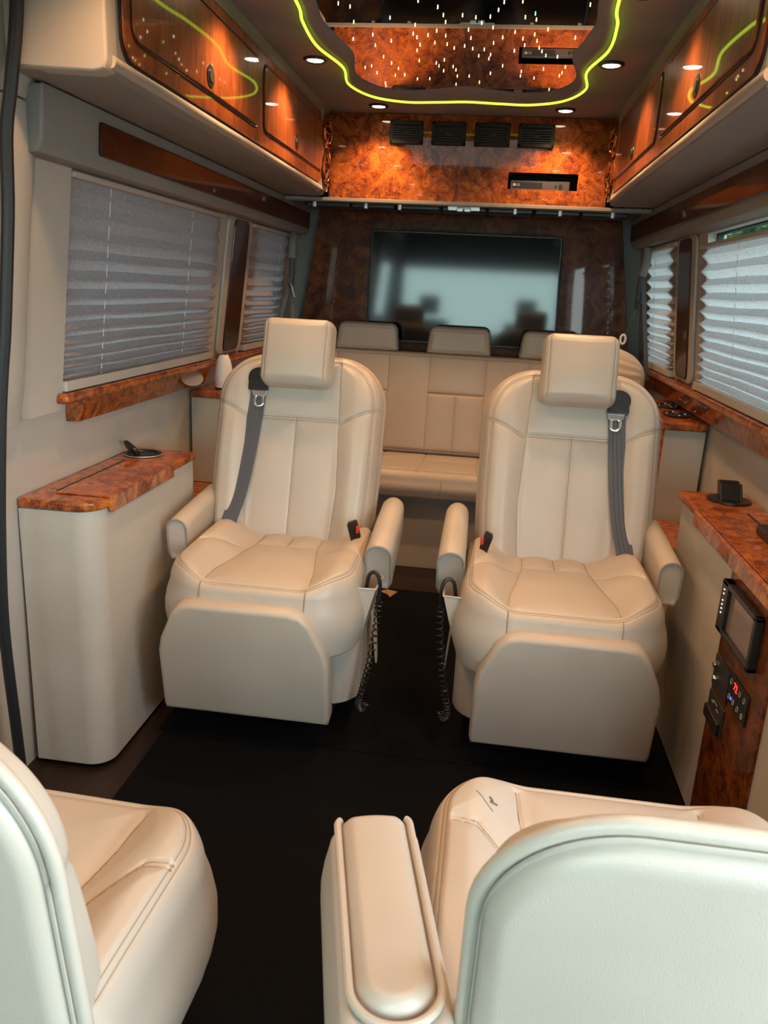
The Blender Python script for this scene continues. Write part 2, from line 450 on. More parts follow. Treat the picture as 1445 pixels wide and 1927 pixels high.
def copy_tree(root, loc=None, rot=None, scale=None, label=None):
    def cp(o, par):
        c = o.copy(); COL.objects.link(c); c.parent = par
        OFF[c.name] = OFF.get(o.name, np.zeros(3))
        for ch in [x for x in list(bpy.data.objects) if x.parent == o and x != c]: cp(ch, c)
        return c
    r = cp(root, None)
    if loc is not None: r.location = loc
    if rot is not None: r.rotation_euler = rot
    if scale is not None: r.scale = scale
    if label: r['label'] = label
    return r

# ------------------------------------------------------------------ room shell
YF, YR = -1.0, 4.2
def wx(z): return 0.915 - (z - 0.97) * 0.11        # leaning upper wall
struct('floor', box(-1.02, 1.02, YF, YR, -0.06, 0.0), WOODFLOOR)
# floor mats
fm = make('floor_mat', box(-0.68, 0.762, -0.98, 1.925, 0.0, 0.012, r=0.004), CARPET); tag(fm, 'black carpet mat on the floor between the two rows of seats', 'mat')
fm2 = make('floor_mat', box(-0.70, 0.765, 1.93, 3.2, 0.0, 0.010, r=0.004), CARPET); tag(fm2, 'black carpet mat running under the rear captain chairs', 'mat')

WIN = {'L': [(1.90, 2.925), (3.45, 3.94)], 'R': [(1.55, 2.925), (3.45, 3.93)]}
def side_wall(s, name):
    key = 'L' if s < 0 else 'R'
    mb = MB()
    def B(y0, y1, z0, z1, xi0, xi1, t=0.06, r=0.0):
        # slab with inner face x = xi0 at z0 and xi1 at z1
        V = [(s * xi0, y0, z0), (s * (xi0 + t), y0, z0), (s * (xi0 + t), y1, z0), (s * xi0, y1, z0), (s * xi1, y0, z1), (s * (xi1 + t), y0, z1), (s * (xi1 + t), y1, z1), (s * xi1, y1, z1)]
        F = [(0, 3, 2, 1), (4, 5, 6, 7), (0, 1, 5, 4), (1, 2, 6, 5), (2, 3, 7, 6), (3, 0, 4, 7)]
        if s > 0: F = [f[::-1] for f in F]
        mb.add(V, F)
    B(1.50, YR, 0.0, 0.93, 0.965, 0.945)
    B(1.50, YR, 0.93, 0.975, 0.94, wx(0.975))
    ys = [1.50] + [v for w in WIN[key] for v in w] + [YR]
    for a, b in zip(ys[0::2], ys[1::2]): B(a, b, 0.975, 1.50, wx(0.975), wx(1.50))
    B(1.50, YR, 1.50, 1.99, wx(1.5), 0.80)
    # front cab portion with a door window opening
    if s < 0:
        B(YF, 1.50, 0.0, 1.0, 0.99, 0.99); B(YF, 1.50, 1.52, 1.99, 0.93, 0.82)
        for a, b in ((YF, -0.8), (0.25, 1.50)): B(a, b, 1.0, 1.52, 0.99, 0.93)
    else:       # unseen cab door on this side, assumed open for its daylight
        B(YF, 1.50, 0.0, 0.45, 0.99, 0.99); B(YF, 1.50, 1.55, 1.99, 0.93, 0.82)
        for a, b in ((YF, -0.8), (0.84, 1.50)): B(a, b, 0.45, 1.55, 0.99, 0.93)
    B(1.46, 1.52, 0.0, 1.0, 0.955, 0.935, t=0.11); B(1.46, 1.52, 1.0, 1.99, 0.935, 0.815, t=0.13)      # post closing the step between cab and cabin walls
    return struct(name, mb, VINYL)
wall_l = side_wall(-1, 'wall_left')
wall_r = side_wall(1, 'wall_right')
struct('ceiling', box(-0.90, 0.90, YF, YR, 1.975, 2.03), HEADLINER)
# cab front with windshield opening
mb = MB(); mb.add(*rbox(-1.02, 1.02, YF - 0.06, YF, 0, 0.83)); mb.add(*rbox(-1.02, 1.02, YF - 0.06, YF, 1.50, 2.0))
mb.add(*rbox(-1.02, -0.86, YF - 0.06, YF, 0.83, 1.50)); mb.add(*rbox(0.86, 1.02, YF - 0.06, YF, 0.83, 1.50))
struct('wall_front', mb, GREYTRIM)
struct('window_1', box(-0.86, 0.86, YF - 0.04, YF - 0.034, 0.83, 1.50), GLASS_C)
struct('wall_rear', box(-0.98, 0.98, YR, YR + 0.05, 0, 2.0), SOFFIT)
# side window panes with frames
k = 2
for s, key in ((-1, 'L'), (1, 'R')):
    for (a, b) in WIN[key] + ([(-0.8, 0.25)] if s < 0 else []):
        xo = 0.06 if a > 0 else 0.04
        x0, x1 = (wx(0.975) + xo - 0.005, wx(1.5) + xo - 0.005) if a > 0 else (1.02, 0.97)
        V = [(s * x0, a, 0.975), (s * x0, b, 0.975), (s * x1, b, 1.51), (s * x1, a, 1.51)]
        V += [(v[0] - s * 0.005, v[1], v[2]) for v in V]
        w = struct('window_%d' % k, MB().add(V, [(0, 1, 2, 3), (7, 6, 5, 4), (0, 4, 5, 1), (1, 5, 6, 2), (2, 6, 7, 3), (3, 7, 4, 0)]), GLASS if a > 0 else GLASS_C)
        k += 1
        if a > 0:
            fr = MB()
            for (ya, yb, za, zb) in ((a - .01, b + .01, 0.965, 0.985), (a - .01, b + .01, 1.495, 1.515), (a - .01, a + .012, 0.975, 1.51), (b - .012, b + .01, 0.975, 1.51)):
                t = rbox(0, 0.02, ya, yb, za, zb); v = t[0]
                v[:, 0] = s * (v[:, 0] + 0.915 - (v[:, 2] - 0.97) * 0.11 + 0.028); fr.add(v, t[1])
            make('window_frame', fr, BLACK_M, w)

# ------------------------------------------------------------------ pillar covers, door seal
def pillar_panels(s, key):
    # burl strip between the two windows
    P = rrect(0.185, 0.505, 0.03, 6)
    def f(V):
        y = 3.185 + V[:, 0]; z = 1.245 + V[:, 1]; return np.stack([s * (0.915 - (z - 0.97) * 0.11 - 0.012 - V[:, 2]), y, z], 1)
    t = thing('pillar_panel', 'upright glossy burl strip between the two %s windows' % ('left' if s < 0 else 'right'), 'panel', (s * 0.9, 3.185, 0.98))
    make('surround', prism(rrect(0.30, 0.525, 0.04, 6), -0.012, 0.0, 0.004, fn=f), VINYL, t)
    make('burl_inlay', prism(P, 0.0, 0.006, 0.003, fn=f), MAHOG_D, t)
for s, key in ((-1, 'L'), (1, 'R')): pillar_panels(s, key)
pts = spline([(0.16 + (x - 0.16) * 0.957, 1.55, 1.27 + (z - 1.27) * 0.957) for x, z in ((-0.79, 2.0), (-0.801, 1.77), (-0.824, 1.631), (-0.843, 1.533), (-0.853, 1.382), (-0.880, 1.15), (-0.895, 1.051), (-0.912, 0.92), (-0.934, 0.68), (-0.946, 0.437), (-0.937, 0.147), (-0.93, -0.04))], 6)
sl = make('door_seal', tube(pts, 0.013, 10), RUBBER); tag(sl, 'black rubber door seal running up the far left edge', 'seal')
# padded B-pillar cover just behind the seal
def bp(V):
    y = 1.57 + V[:, 0]; z = V[:, 1]; x = 0.94 - np.clip(z - 0.93, 0, 2) * 0.13; return np.stack([-(x - V[:, 2]) , y, z], 1)
mb = MB()
for (z0, z1) in ((0.925, 1.60), (1.605, 1.97)):
    nz = 24; V = []; F = []
    for i in range(nz + 1):
        z = z0 + (z1 - z0) * i / nz; e = min(i, nz - i) / 3.0; e = min(1, e)
        for j in range(13):
            a = j / 12; d = 0.035 * math.sin(PI * min(1, a * 1.0)) ** 0.6 * (0.7 + 0.3 * e) + 0.002
            x = 0.93 - max(0, z - 0.93) * 0.125
            V.append((-(x - d), 1.555 + 0.17 * a, z))
    for i in range(nz):
        for j in range(12): F.append((i * 13 + j, i * 13 + j + 1, (i + 1) * 13 + j + 1, (i + 1) * 13 + j))
    mb.add(V, F)
t = make('pillar_cover', mb, VINYL, ang=80); tag(t, 'padded cream pillar cover between door seal and left window', 'panel')

mb = MB(); P = []
for (z0, z1) in ((0.93, 1.52),):
    x0, x1 = wx(z0) - 0.014, wx(z1) - 0.014
    V = [(-x0, 1.722, z0), (-x0 - .06, 1.722, z0), (-x0 - .06, 1.872, z0), (-x0, 1.872, z0), (-x1, 1.722, z1), (-x1 - .06, 1.722, z1), (-x1 - .06, 1.872, z1), (-x1, 1.872, z1)]
    mb.add(V, [(0, 3, 2, 1), (4, 5, 6, 7), (0, 1, 5, 4), (1, 2, 6, 5), (2, 3, 7, 6), (3, 0, 4, 7)])
struct('trim_1', mb, VINYL)
# ------------------------------------------------------------------ valances under the overhead cabinets
def extrude_y(P, y0, y1, bev=0.0, s=1, seg=3):
    """profile P as (x,z) -> solid along y"""
    return prism([(p[0], p[1]) for p in P], y0, y1, bev, seg, fn=lambda V: np.stack([s * V[:, 0], V[:, 2], V[:, 1]], 1))
for s in (-1, 1):
    side = 'left' if s < 0 else 'right'
    t = thing('window_valance', 'padded shade-grey cream valance with dark wood strip above the %s windows' % side, 'valance', (s * 0.83, 2.9, 1.50))
    y0 = 1.66 if s < 0 else 1.2
    P = [(0.87, 1.637), (0.785, 1.637), (0.784, 1.62), (0.790, 1.530), (0.804, 1.508), (0.835, 1.502), (0.87, 1.51)]
    make('pad', extrude_y(P, y0, 4.12, 0.008, s), SOFFIT, t)
    def f(V):
        z = 1.572 + V[:, 1]; return np.stack([s * (0.7835 + (1.62 - z) * 0.06 - V[:, 2]), V[:, 0], z], 1)
    ya = 1.90 if s < 0 else 1.3
    L = 4.07 - ya
    make('wood_strip', prism(rrect(L, 0.074, 0.008, 4, (ya + 4.07) / 2, 0), 0.0, 0.009, 0.003, fn=f), MAHOG_D, t)

# ------------------------------------------------------------------ overhead cabinets
def latch_ring(V, s, y, z):
    return np.stack([s * (0.588 - V[:, 2]), y + V[:, 0], z + V[:, 1]], 1)
for s in (-1, 1):
    side = 'left' if s < 0 else 'right'
    t = thing('overhead_cabinet', 'overhead cabinet with glossy mahogany doors along the %s side' % side, 'cabinet', (s * 0.69, 2.6, 1.635))
    P = [(0.80, 1.642), (0.625, 1.638), (0.606, 1.644), (0.599, 1.66), (0.599, 1.945), (0.588, 1.974), (0.80, 1.974)]
    make('shell', extrude_y(P, 1.575, 3.584, 0.010, s, 3), VINYL if False else SOFFIT, t)
    def f(V): return np.stack([s * (0.599 - V[:, 2]), V[:, 0], V[:, 1]], 1)
    make('unshaded_end', extrude_y([(0.80, 1.643), (0.622, 1.636), (0.603, 1.642), (0.5965, 1.66), (0.5965, 1.945), (0.588, 1.973), (0.80, 1.973)], 1.566, 1.615, 0.006, s), VINYL, t)  # lit end of the same shell, skinned in the unshaded cream
    # cream leather lip under the doors
    make('lip', tube([(s * 0.602, 1.59, 1.659), (s * 0.602, 3.45, 1.659)], 0.0125, 12), LEATHER, t)
    make('gasket', prism(rrect(1.83, 0.272, (.05, .05, .05, .05), 8, 2.54, 1.806), -0.001, 0.004, 0.001, fn=f), BLACK, t)
    make('face_frame', prism(rrect(1.82, 0.262, (.05, .05, .05, .05), 8, 2.54, 1.806), 0.003, 0.009, 0.003, fn=f), MAHOG, t)
    for (a, b, ly) in ((1.665, 2.53, 2.10), (2.59, 3.435, 2.995)):
        h = 0.185
        d = make('door', prism(rrect(b - a, h, 0.028, 6, (a + b) / 2, 1.811), 0.007, 0.0145, 0.005, 3, fn=f), MAHOG, t)
        make('groove', tube(np.array([(s * 0.5895, p[0], p[1]) for p in rrect(b - a + 0.008, h + 0.008, 0.032, 6, (a + b) / 2, 1.811)]), 0.0022, 6, closed=True), BLACK, d)
        ring = prism([(0.026 * math.cos(2 * PI * q / 24), 0.026 * math.sin(2 * PI * q / 24)) for q in range(24)], 0, 0.006, 0.002, fn=lambda V: latch_ring(V, s, ly, 1.755))
        lt = make('latch', ring, BLACK, d)
        make('latch_button', prism([(0.015 * math.cos(2 * PI * q / 20), 0.015 * math.sin(2 * PI * q / 20)) for q in range(20)], 0.005, 0.0085, 0.001, fn=lambda V: latch_ring(V, s, ly, 1.755)), DKRAIL, d)
    # round copper speaker grilles by the bulkhead
    make('speaker_post', prism(rrect(0.135, 0.31, 0.01, 4, 3.528, 1.81), 0, 0.006, 0.002, fn=f), LEATHER, t)
    for (zc, R) in ((1.883, 0.063), (1.745, 0.067)):
        g = MB()
        g.join(tube([(s * 0.585, 3.527 + R * math.cos(a), zc + R * math.sin(a)) for a in np.linspace(0, 2 * PI, 32, endpoint=False)], 0.009, 8, closed=True))
        for q in range(7):
            a = q * PI / 7 + 0.2; r1 = 0.9
            pts = [(s * (0.580 - 0.014 * (1 - abs(u))), 3.527 + R * r1 * u * math.cos(a) + 0.01 * math.sin(3 * u + q), zc + R * r1 * u * math.sin(a) + 0.008 * math.sin(4 * u + 2 * q)) for u in np.linspace(-1, 1, 9)]
            g.join(tube(pts, 0.0038, 6))
        gr = make('speaker_grille', g, COPPER, t)
        make('speaker_cone', prism([(3.527 + R * math.cos(a), zc + R * math.sin(a)) for a in np.linspace(0, 2 * PI, 32, endpoint=False)], 0.004, 0.010, 0.001, fn=f), BLACK_M, gr)

# ------------------------------------------------------------------ ceiling ring, mirror, stars, downlights
def sym(half, yc):
    """half: list of (x>=0,y) from the far middle round to the waist; mirror in x and in y about yc"""
    q = half; r = [(x, 2 * yc - y) for x, y in q[::-1] if abs(y - yc) > 1e-6]
    right = q + r
    left = [(-x, y) for x, y in right[::-1] if x > 1e-6]
    return right + left
outer = sym([(0, 3.278), (.12, 3.296), (.24, 3.302), (.355, 3.225), (.412, 3.05), (.392, 2.83), (.428, 2.60), (.420, 2.38), (.40, 2.24), (.388, 1.90)], 1.90)
inner = sym([(0, 3.085), (.10, 3.125), (.20, 3.162), (.305, 3.125), (.366, 2.95), (.334, 2.70), (.352, 2.52), (.364, 2.38), (.352, 2.23), (.335, 1.90)], 1.90)
O2 = spline([(x, y, 0) for x, y in outer], 10, True); I2 = spline([(x, y, 0) for x, y in inner], 10, True)
t = thing('ceiling_mirror', 'scalloped smoked ceiling mirror with twinkling stars in a padded ring', 'mirror', (0, 1.9, 1.92))
nring = 9; V = []; F = []; m = len(O2)
for i in range(nring):
    a = i / (nring - 1); w = 0.93 * (1 - a) + (-0.02) * a
    c = O2 * w + I2 * (1 - w); z = 1.972 - 0.020 * math.sin(PI * (0.02 + 0.93 * a)) ** 0.75
    c = c.copy(); c[:, 2] = z; V.append(c)
V = np.concatenate(V)
for i in range(nring - 1):
    for j in range(m):
        jj = (j + 1) % m; F.append((i * m + j, i * m + jj, (i + 1) * m + jj, (i + 1) * m + j))
make('padded_ring', MB().add(V, F), HEADLINER, t, ang=180)
c = O2.copy(); c[:, 2] = 1.957; 
make('led_tube', tube(c, 0.0042, 8, closed=True), LED, t)
Pm = [(p[0] * 1.01, 1.9 + (p[1] - 1.9) * 1.01) for p in I2]
mir = make('mirror_glass', prism(Pm, 1.9655, 1.974), MIRROR, t, ang=20)
# stars: small fibre ends standing out of the mirror
def inside(x, y, P):
    c = False; j = len(P) - 1
    for i in range(len(P)):
        if (P[i][1] > y) != (P[j][1] > y) and x < (P[j][0] - P[i][0]) * (y - P[i][1]) / (P[j][1] - P[i][1] + 1e-12) + P[i][0]: c = not c
        j = i
    return c
star_me = {}
cnt = 0; placed = []
while cnt < 215:
    x = rng.uniform(-.35, .35); y = rng.uniform(1.0, 3.12)
    if not inside(x, y, [(p[0] * 0.95, 1.9 + (p[1] - 1.9) * 0.98) for p in I2[::3]]): continue
    if any((x - a) ** 2 + (y - b) ** 2 < 0.032 ** 2 for a, b in placed): continue
    placed.append((x, y)); mi = int(rng.choice([0, 1, 2, 3], p=[.45, .3, .2, .05]))
    if mi not in star_me:
        V, F = lathe([(0.0012, 0.0), (0.0026, 0.0015), (0.0026, 0.004), (0.0012, 0.0055)], 6).V[0], None
        mb = lathe([(0.0010, -0.0045), (0.0014, -0.0038), (0.0014, 0.001)], 6)
        o = make('star_light', mb, STARM[mi], mir, shift=False); star_me[mi] = o.data
    else:
        o = bpy.data.objects.new('star_light', star_me[mi]); COL.objects.link(o); o.parent = mir
    o.location = Vector((x, y, 1.9655)) - Vector((0, 1.9, 1.92)); cnt += 1

def downlight(x, y, lab):
    t = thing('ceiling_light', lab, 'light', (x, y, 1.966), 'round warm ceiling downlights')
    r = tube([(x + 0.034 * math.cos(a), y + 0.034 * math.sin(a), 1.973) for a in np.linspace(0, 2 * PI, 28, endpoint=False)], 0.0065, 8, closed=True)
    make('trim_ring', r, BLACK, t)
    make('lens', lathe([(0.018, 0.0), (0.025, -0.001), (0.027, 0.004)], 24, (x, y, 1.9705)), LENS, t)
    l = bpy.data.lights.new('downlight_lamp', 'SPOT'); l.energy = PUCK_W; l.color = WARM; l.spot_size = math.radians(125); l.spot_blend = 0.7; l.shadow_soft_size = 0.025
    lo = bpy.data.objects.new('downlight_lamp', l); lo.location = (0, 0, -0.006); lo.parent = t; COL.objects.link(lo)
for (x, y, lab) in ((-0.48, 2.806, 'downlight in the ceiling left of the mirror ring'), (0.462, 2.806, 'downlight in the ceiling right of the mirror ring'),
                    (-0.363, 3.455, 'downlight above the leftmost air vent of the burl bulkhead'), (0.377, 3.455, 'downlight above the rightmost air vent of the burl bulkhead'),
                    (0.455, 2.19, 'downlight at the upper edge, near the right overhead cabinet'), (-0.47, 2.19, 'downlight above the left cabinet, nearer than the mirror notch'),
                    (-0.47, 1.35, 'downlight over the near left facing seat'), (0.47, 1.35, 'downlight over the near right facing seat'),
                    (-0.47, 0.75, 'downlight over the back of the near left seat'), (0.47, 0.75, 'downlight over the back of the near right seat')):
    downlight(x, y, lab)

# ------------------------------------------------------------------ burl bulkhead with vents and player slot
YB = 3.60
t = thing('bulkhead', 'glossy orange burl bulkhead across the rear ceiling with four air vents', 'bulkhead', (0, YB + 0.2, 1.63))
mb = MB()
sx0, sx1, sz0, sz1 = 0.178, 0.466, 1.697, 1.762      # player slot
mb.add(*rbox(-0.588, sx0, YB, YB + 0.02, 1.637, 1.973)); mb.add(*rbox(sx1, 0.588, YB, YB + 0.02, 1.637, 1.973))
mb.add(*rbox(sx0, sx1, YB, YB + 0.02, 1.637, sz0)); mb.add(*rbox(sx0, sx1, YB, YB + 0.02, sz1, 1.973))
make('burl_face', mb, BURL, t)
make('housing', MB().join(box(-0.70, 0.70, YB + 0.25, 4.11, 1.635, 1.973)).join(box(-0.585, 0.585, YB + 0.24, 4.11, 1.955, 1.973)), BLACK_M, t)
make('bottom_rail', box(-0.78, 0.78, YB - 0.006, YB + 0.05, 1.622, 1.637, r=0.003), SILVER if False else GREYTRIM, t)
rr = MB()
for i in range(7):
    xa = -0.70 + i * 0.2; rr.add(*rbox(xa + 0.004, xa + 0.196, YB + 0.05, YB + 0.16, 1.602, 1.628, r=0.008))
make('slot_strip', rr, BLACK, t)
cb = MB()
for x in (-0.66, -0.43, -0.28, 0.22, 0.41, 0.63): cb.add(*rbox(x - 0.008, x + 0.008, YB + 0.04, YB + 0.07, 1.60, 1.628, r=0.003))
make('clip', cb, SILVER, t)
lt = make('latch_plate', MB().join(box(-0.07, 0.07, YB + 0.03, YB + 0.045, 1.605, 1.633, r=0.004)).join(box(-0.03, 0.03, YB + 0.02, YB + 0.04, 1.60, 1.62, r=0.004)), SILVER, t)
make('latch_pin', lathe([(0.008, -0.01), (0.011, -0.006), (0.011, 0.012), (0.006, 0.016)], 14, (0, YB + 0.03, 1.60)), BLACK, lt)
SLATM = base('vent_slat_plastic', (0.055, 0.055, 0.055), 0.4)[0]
for (x0, x1) in ((-0.332, -0.191), (-0.155, -0.012), (0.025, 0.171), (0.204, 0.352)):
    cx = (x0 + x1) / 2; w = x1 - x0; z0, z1 = 1.857, 1.947; zc = (z0 + z1) / 2
    fr = MB()
    for (a, b, c_, d) in ((x0, x1, z1 - .016, z1), (x0, x1, z0, z0 + .016), (x0, x0 + .016, z0, z1), (x1 - .016, x1, z0, z1)):
        fr.add(*rbox(a, b, YB - 0.014, YB + 0.0, c_, d, r=0.004))
    v = make('air_vent', fr, BLACK_M, t)
    make('vent_cavity', box(x0 + .01, x1 - .01, YB - 0.003, YB + 0.0, z0 + .01, z1 - .01), BLACK_M, v)
    for q in range(6):
        z = z0 + 0.022 + q * (z1 - z0 - 0.044) / 5
        S = rbox(x0 + .014, x1 - .014, -0.006, 0.003, -0.0012, 0.0012); S[0][:, 2] += S[0][:, 1] * 0.5 + z; S[0][:, 1] += YB - 0.006
        make('slat', MB().add(*S), SLATM, v)
    mv = MB()
    for q in range(7):
        x = x0 + .024 + q * (w - .048) / 6; mv.add(*rbox(x - .0008, x + .0008, YB - 0.006, YB - 0.001, z0 + .014, z1 - .014))
    mv.add(*rbox(cx - 0.014, cx + 0.014, YB - 0.015, YB - 0.009, zc - 0.006, zc + 0.006, r=0.002))
    make('vanes', mv, BLACK, v)
# disc player standing in the slot
t = thing('disc_player', 'slim black disc player sitting in the slot of the burl bulkhead', 'player', (0.32, YB + 0.1, sz0))
make('case', box(sx0 + .012, sx1 - .03, YB + 0.022, YB + 0.2, sz0 + .001, sz0 + .038, r=0.003), DKRAIL, t)
make('disc_tray', box(sx0 + .022, sx0 + .145, YB + 0.0195, YB + 0.024, sz0 + .009, sz0 + .031, r=0.001), BLACK, t)
make('button', MB().join(lathe([(0.001, 0), (0.008, 0.0), (0.008, 0.004), (0.001, 0.0045)], 18).map(lambda V: np.stack([V[:, 0] + sx1 - .068, YB + 0.022 - V[:, 2], V[:, 1] + sz0 + .019], 1))), BLACK, t)
make('button', MB().join(lathe([(0.001, 0), (0.005, 0.0), (0.005, 0.003), (0.001, 0.0035)], 16).map(lambda V: np.stack([V[:, 0] + sx1 - .087, YB + 0.022 - V[:, 2], V[:, 1] + sz0 + .019], 1))), BLACK, t)
def text(body, size, fn, mat, parent, name='lettering', ext=0.0004):
    cu = bpy.data.curves.new(name, 'FONT'); cu.body = body; cu.size = size; cu.extrude = ext; cu.align_x = 'CENTER'; cu.align_y = 'CENTER'
    o = bpy.data.objects.new(name, cu); COL.objects.link(o)
    dg = bpy.context.evaluated_depsgraph_get(); me = bpy.data.meshes.new_from_object(o.evaluated_get(dg))
    V = np.array([v.co[:] for v in me.vertices]); F = [tuple(p.vertices) for p in me.polygons]
    bpy.data.objects.remove(o); bpy.data.curves.remove(cu); bpy.data.meshes.remove(me)
    return make(name, MB().add(fn(V), F), mat, parent, ang=None)
text('LG', 0.013, lambda V: np.stack([V[:, 0] + sx0 + .043, YB + 0.019 - V[:, 2], V[:, 1] + sz0 + .020], 1), PRINTM, t)
make('logo_disc', lathe([(0.001, 0), (0.0055, 0.0), (0.0055, 0.001), (0.001, 0.001)], 18).map(lambda V: np.stack([V[:, 0] + sx0 + .028, YB + 0.0195 - V[:, 2], V[:, 1] + sz0 + .020], 1)), PRINTM, t)

# ------------------------------------------------------------------ rear burl panel and television
def py(z): return 4.10
t = thing('rear_panel', 'dark glossy burl panel behind the television at the rear', 'panel', (0, 4.12, 0.3))
P = [(-0.90, 0.3), (0.90, 0.3), (0.865, 0.9), (0.845, 1.0), (0.735, 1.66), (-0.735, 1.66), (-0.835, 1.0), (-0.86, 0.9)]
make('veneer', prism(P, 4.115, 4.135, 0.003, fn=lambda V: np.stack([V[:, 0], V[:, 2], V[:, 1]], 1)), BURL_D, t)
t = thing('television', 'large flat black television on the rear burl panel', 'television', (0, 4.09, 0.99))
PT = [(-0.474, 1.01), (0.484, 1.01), (0.465, 1.545), (-0.464, 1.545)]
def ringp(P, ins):
    c = np.mean(P, 0); return [tuple(np.array(p) - np.sign(np.array(p) - c) * ins) for p in P]
fq = lambda V: np.stack([V[:, 0], V[:, 2], V[:, 1]], 1)
make('housing', prism(PT, 4.080, 4.114, 0.004, fn=fq), BLACK, t)
make('screen', prism(ringp(PT, 0.008), 4.0775, 4.0805, 0.001, fn=fq), TVSCREEN, t)
bz = MB()
Q = [np.array((p[0], 4.082, p[1])) for p in PT]
bz.join(tube(Q, 0.004, 8, closed=True))
make('bezel', bz, COPPER if False else DKRAIL, t)

# ------------------------------------------------------------------ blinds
def blind(s, y0, y1, z0, z1, label, cords, tight, ampt=0.75):
    t = thing('pleated_blind', label, 'blind', (s * wx(z0), (y0 + y1) / 2, z0))
    # pleat heights shrink towards the bottom
    npl = int(round((z1 - z0 - 0.03) / 0.046)) + 2
    w = np.linspace(1.0, tight, npl); w = w / w.sum() * (z1 - z0 - 0.022)
    zs = z1 - np.concatenate([[0], np.cumsum(w)])
    pts = []
    for i in range(npl):
        u_ = i / npl; pts.append((zs[i], 0.5 - 0.5 * (ampt + (1 - ampt) * u_))); pts.append(((zs[i] + zs[i + 1]) / 2, 0.5 + 0.5 * (ampt + (1 - ampt) * u_)))
    pts.append((zs[-1], 0.0))
    amp = 0.026
    ny = 40; ys = np.linspace(y0, y1, ny); V = []
    for (z, a) in pts:
        x = wx(z) + 0.008 - amp * a
        for j, y in enumerate(ys):
            V.append((s * (x + 0.0008 * math.sin(y * 31 + z * 60)), y + 0.0, z + 0.0012 * math.sin(y * 9 + z * 40)))
    F = []
    for i in range(len(pts) - 1):
        for j in range(ny - 1): F.append((i * ny + j, i * ny + j + 1, (i + 1) * ny + j + 1, (i + 1) * ny + j))
    make('pleats', MB().add(V, F), BLIND, t, ang=20)
    def bar(za, zb, x0, x1, nm, mt):
        S = rbox(x0, x1, y0, y1, za, zb, r=0.003); S[0][:, 0] = s * (wx((za + zb) / 2) + S[0][:, 0]); make(nm, MB().add(*S), mt, t)
    bar(z0, z0 + 0.026, -0.024, 0.008, 'bottom_rail', VINYL)
    bar(z1 - 0.002, z1 + 0.012, -0.022, 0.008, 'head_rail', VINYL)
    for c in cords:
        make('cord', tube([(s * (wx(z0 + .02) - 0.006), c, z0 + 0.02), (s * (wx(z1) - 0.006), c, z1)], 0.0013, 6), CORD, t)
blind(-1, 1.876, 2.955, 0.977, 1.486, 'wide grey pleated blind covering the near left window', (2.09, 2.68), 0.42, 0.30)
blind(-1, 3.350, 3.97, 0.977, 1.486, 'narrow grey pleated blind on the rear left window', (3.82,), 0.42, 0.40)
blind(1, 1.56, 2.955, 0.977, 1.452, 'wide bright pleated blind lowered on the near right window', (1.75, 2.55), 0.5)
blind(1, 3.350, 3.96, 0.977, 1.486, 'narrow bright pleated blind on the rear right window', (3.8,), 0.5)

# ------------------------------------------------------------------ sills
for s in (-1, 1):
    side = 'left' if s < 0 else 'right'
    y0 = 1.845 if s < 0 else 1.2
    y1 = 4.08
    t = thing('window_sill', 'glossy burl window sill with sloping apron along the %s wall' % side, 'sill', (s * 0.9, 2.9, 0.88))
    make('sill_board', MB().add(*rbox(min(s * 0.872, s * 0.95), max(s * 0.872, s * 0.95), y0, y1, 0.949, 0.975, r=0.009, seg=4)), BURL, t)
    P = [(0.945, 0.951), (0.886, 0.951), (0.912, 0.885), (0.945, 0.885)]
    make('apron', extrude_y(P, y0 + 0.115, 2.92 if s < 0 else y1, 0.003, s), BURL, t)
    make('upper_strip', MB().add(*rbox(min(s * 0.90, s * 0.93), max(s * 0.90, s * 0.93), y0 + 0.04, 3.0, 0.974, 0.984, r=0.002)), VINYL, t)
t = thing('wall_light', 'flat oval chrome courtesy light on the left sill edge', 'light', (-0.895, 2.74, 0.93))
make('reflector', MB().join(lathe([(0.001, 0.001), (0.035, 0.006), (0.05, 0.014), (0.055, 0.016)], 28).map(lambda V: np.stack([-0.900 + (V[:, 2]) * 0.9 - V[:, 1] * 0.32, 2.73 + V[:, 0] * 1.8, 0.925 + V[:, 1] * 0.45], 1))), WHITEP if False else SILVER, t)

# ------------------------------------------------------------------ side consoles
def console_left():
    t = thing('side_console', 'tall cream console with burl top against the left wall', 'console', (-0.86, 2.04, 0))
    def fz(V): return V
    P = rrect(0.197, 0.655, (0.06, 0.012, 0.0, 0.0), 8, -0.8465, 2.042)     # near inner corner rounded
    make('body', prism(P, 0.012, 0.712, 0.004), VINYL, t)
    tp = MB()
    P1 = rrect(0.206, 0.665, (0.062, 0.012, 0.002, 0.012), 8, -0.844, 2.042)
    make('top', prism(P1, 0.712, 0.737, 0.007, 3), BURL, t)
    fl = make('hinged_leaf', prism(rrect(0.148, 0.40, 0.004, 3, -0.808, 1.975), 0.7375, 0.741, 0.002), BURL, t)
    make('front_lip', box(-0.745, -0.7335, 1.775, 2.175, 0.699, 0.7405, r=0.005, seg=3), BURL, fl)
    make('hinge', box(-0.886, -0.883, 1.79, 2.17, 0.737, 0.7425), DKRAIL, fl)
    return t
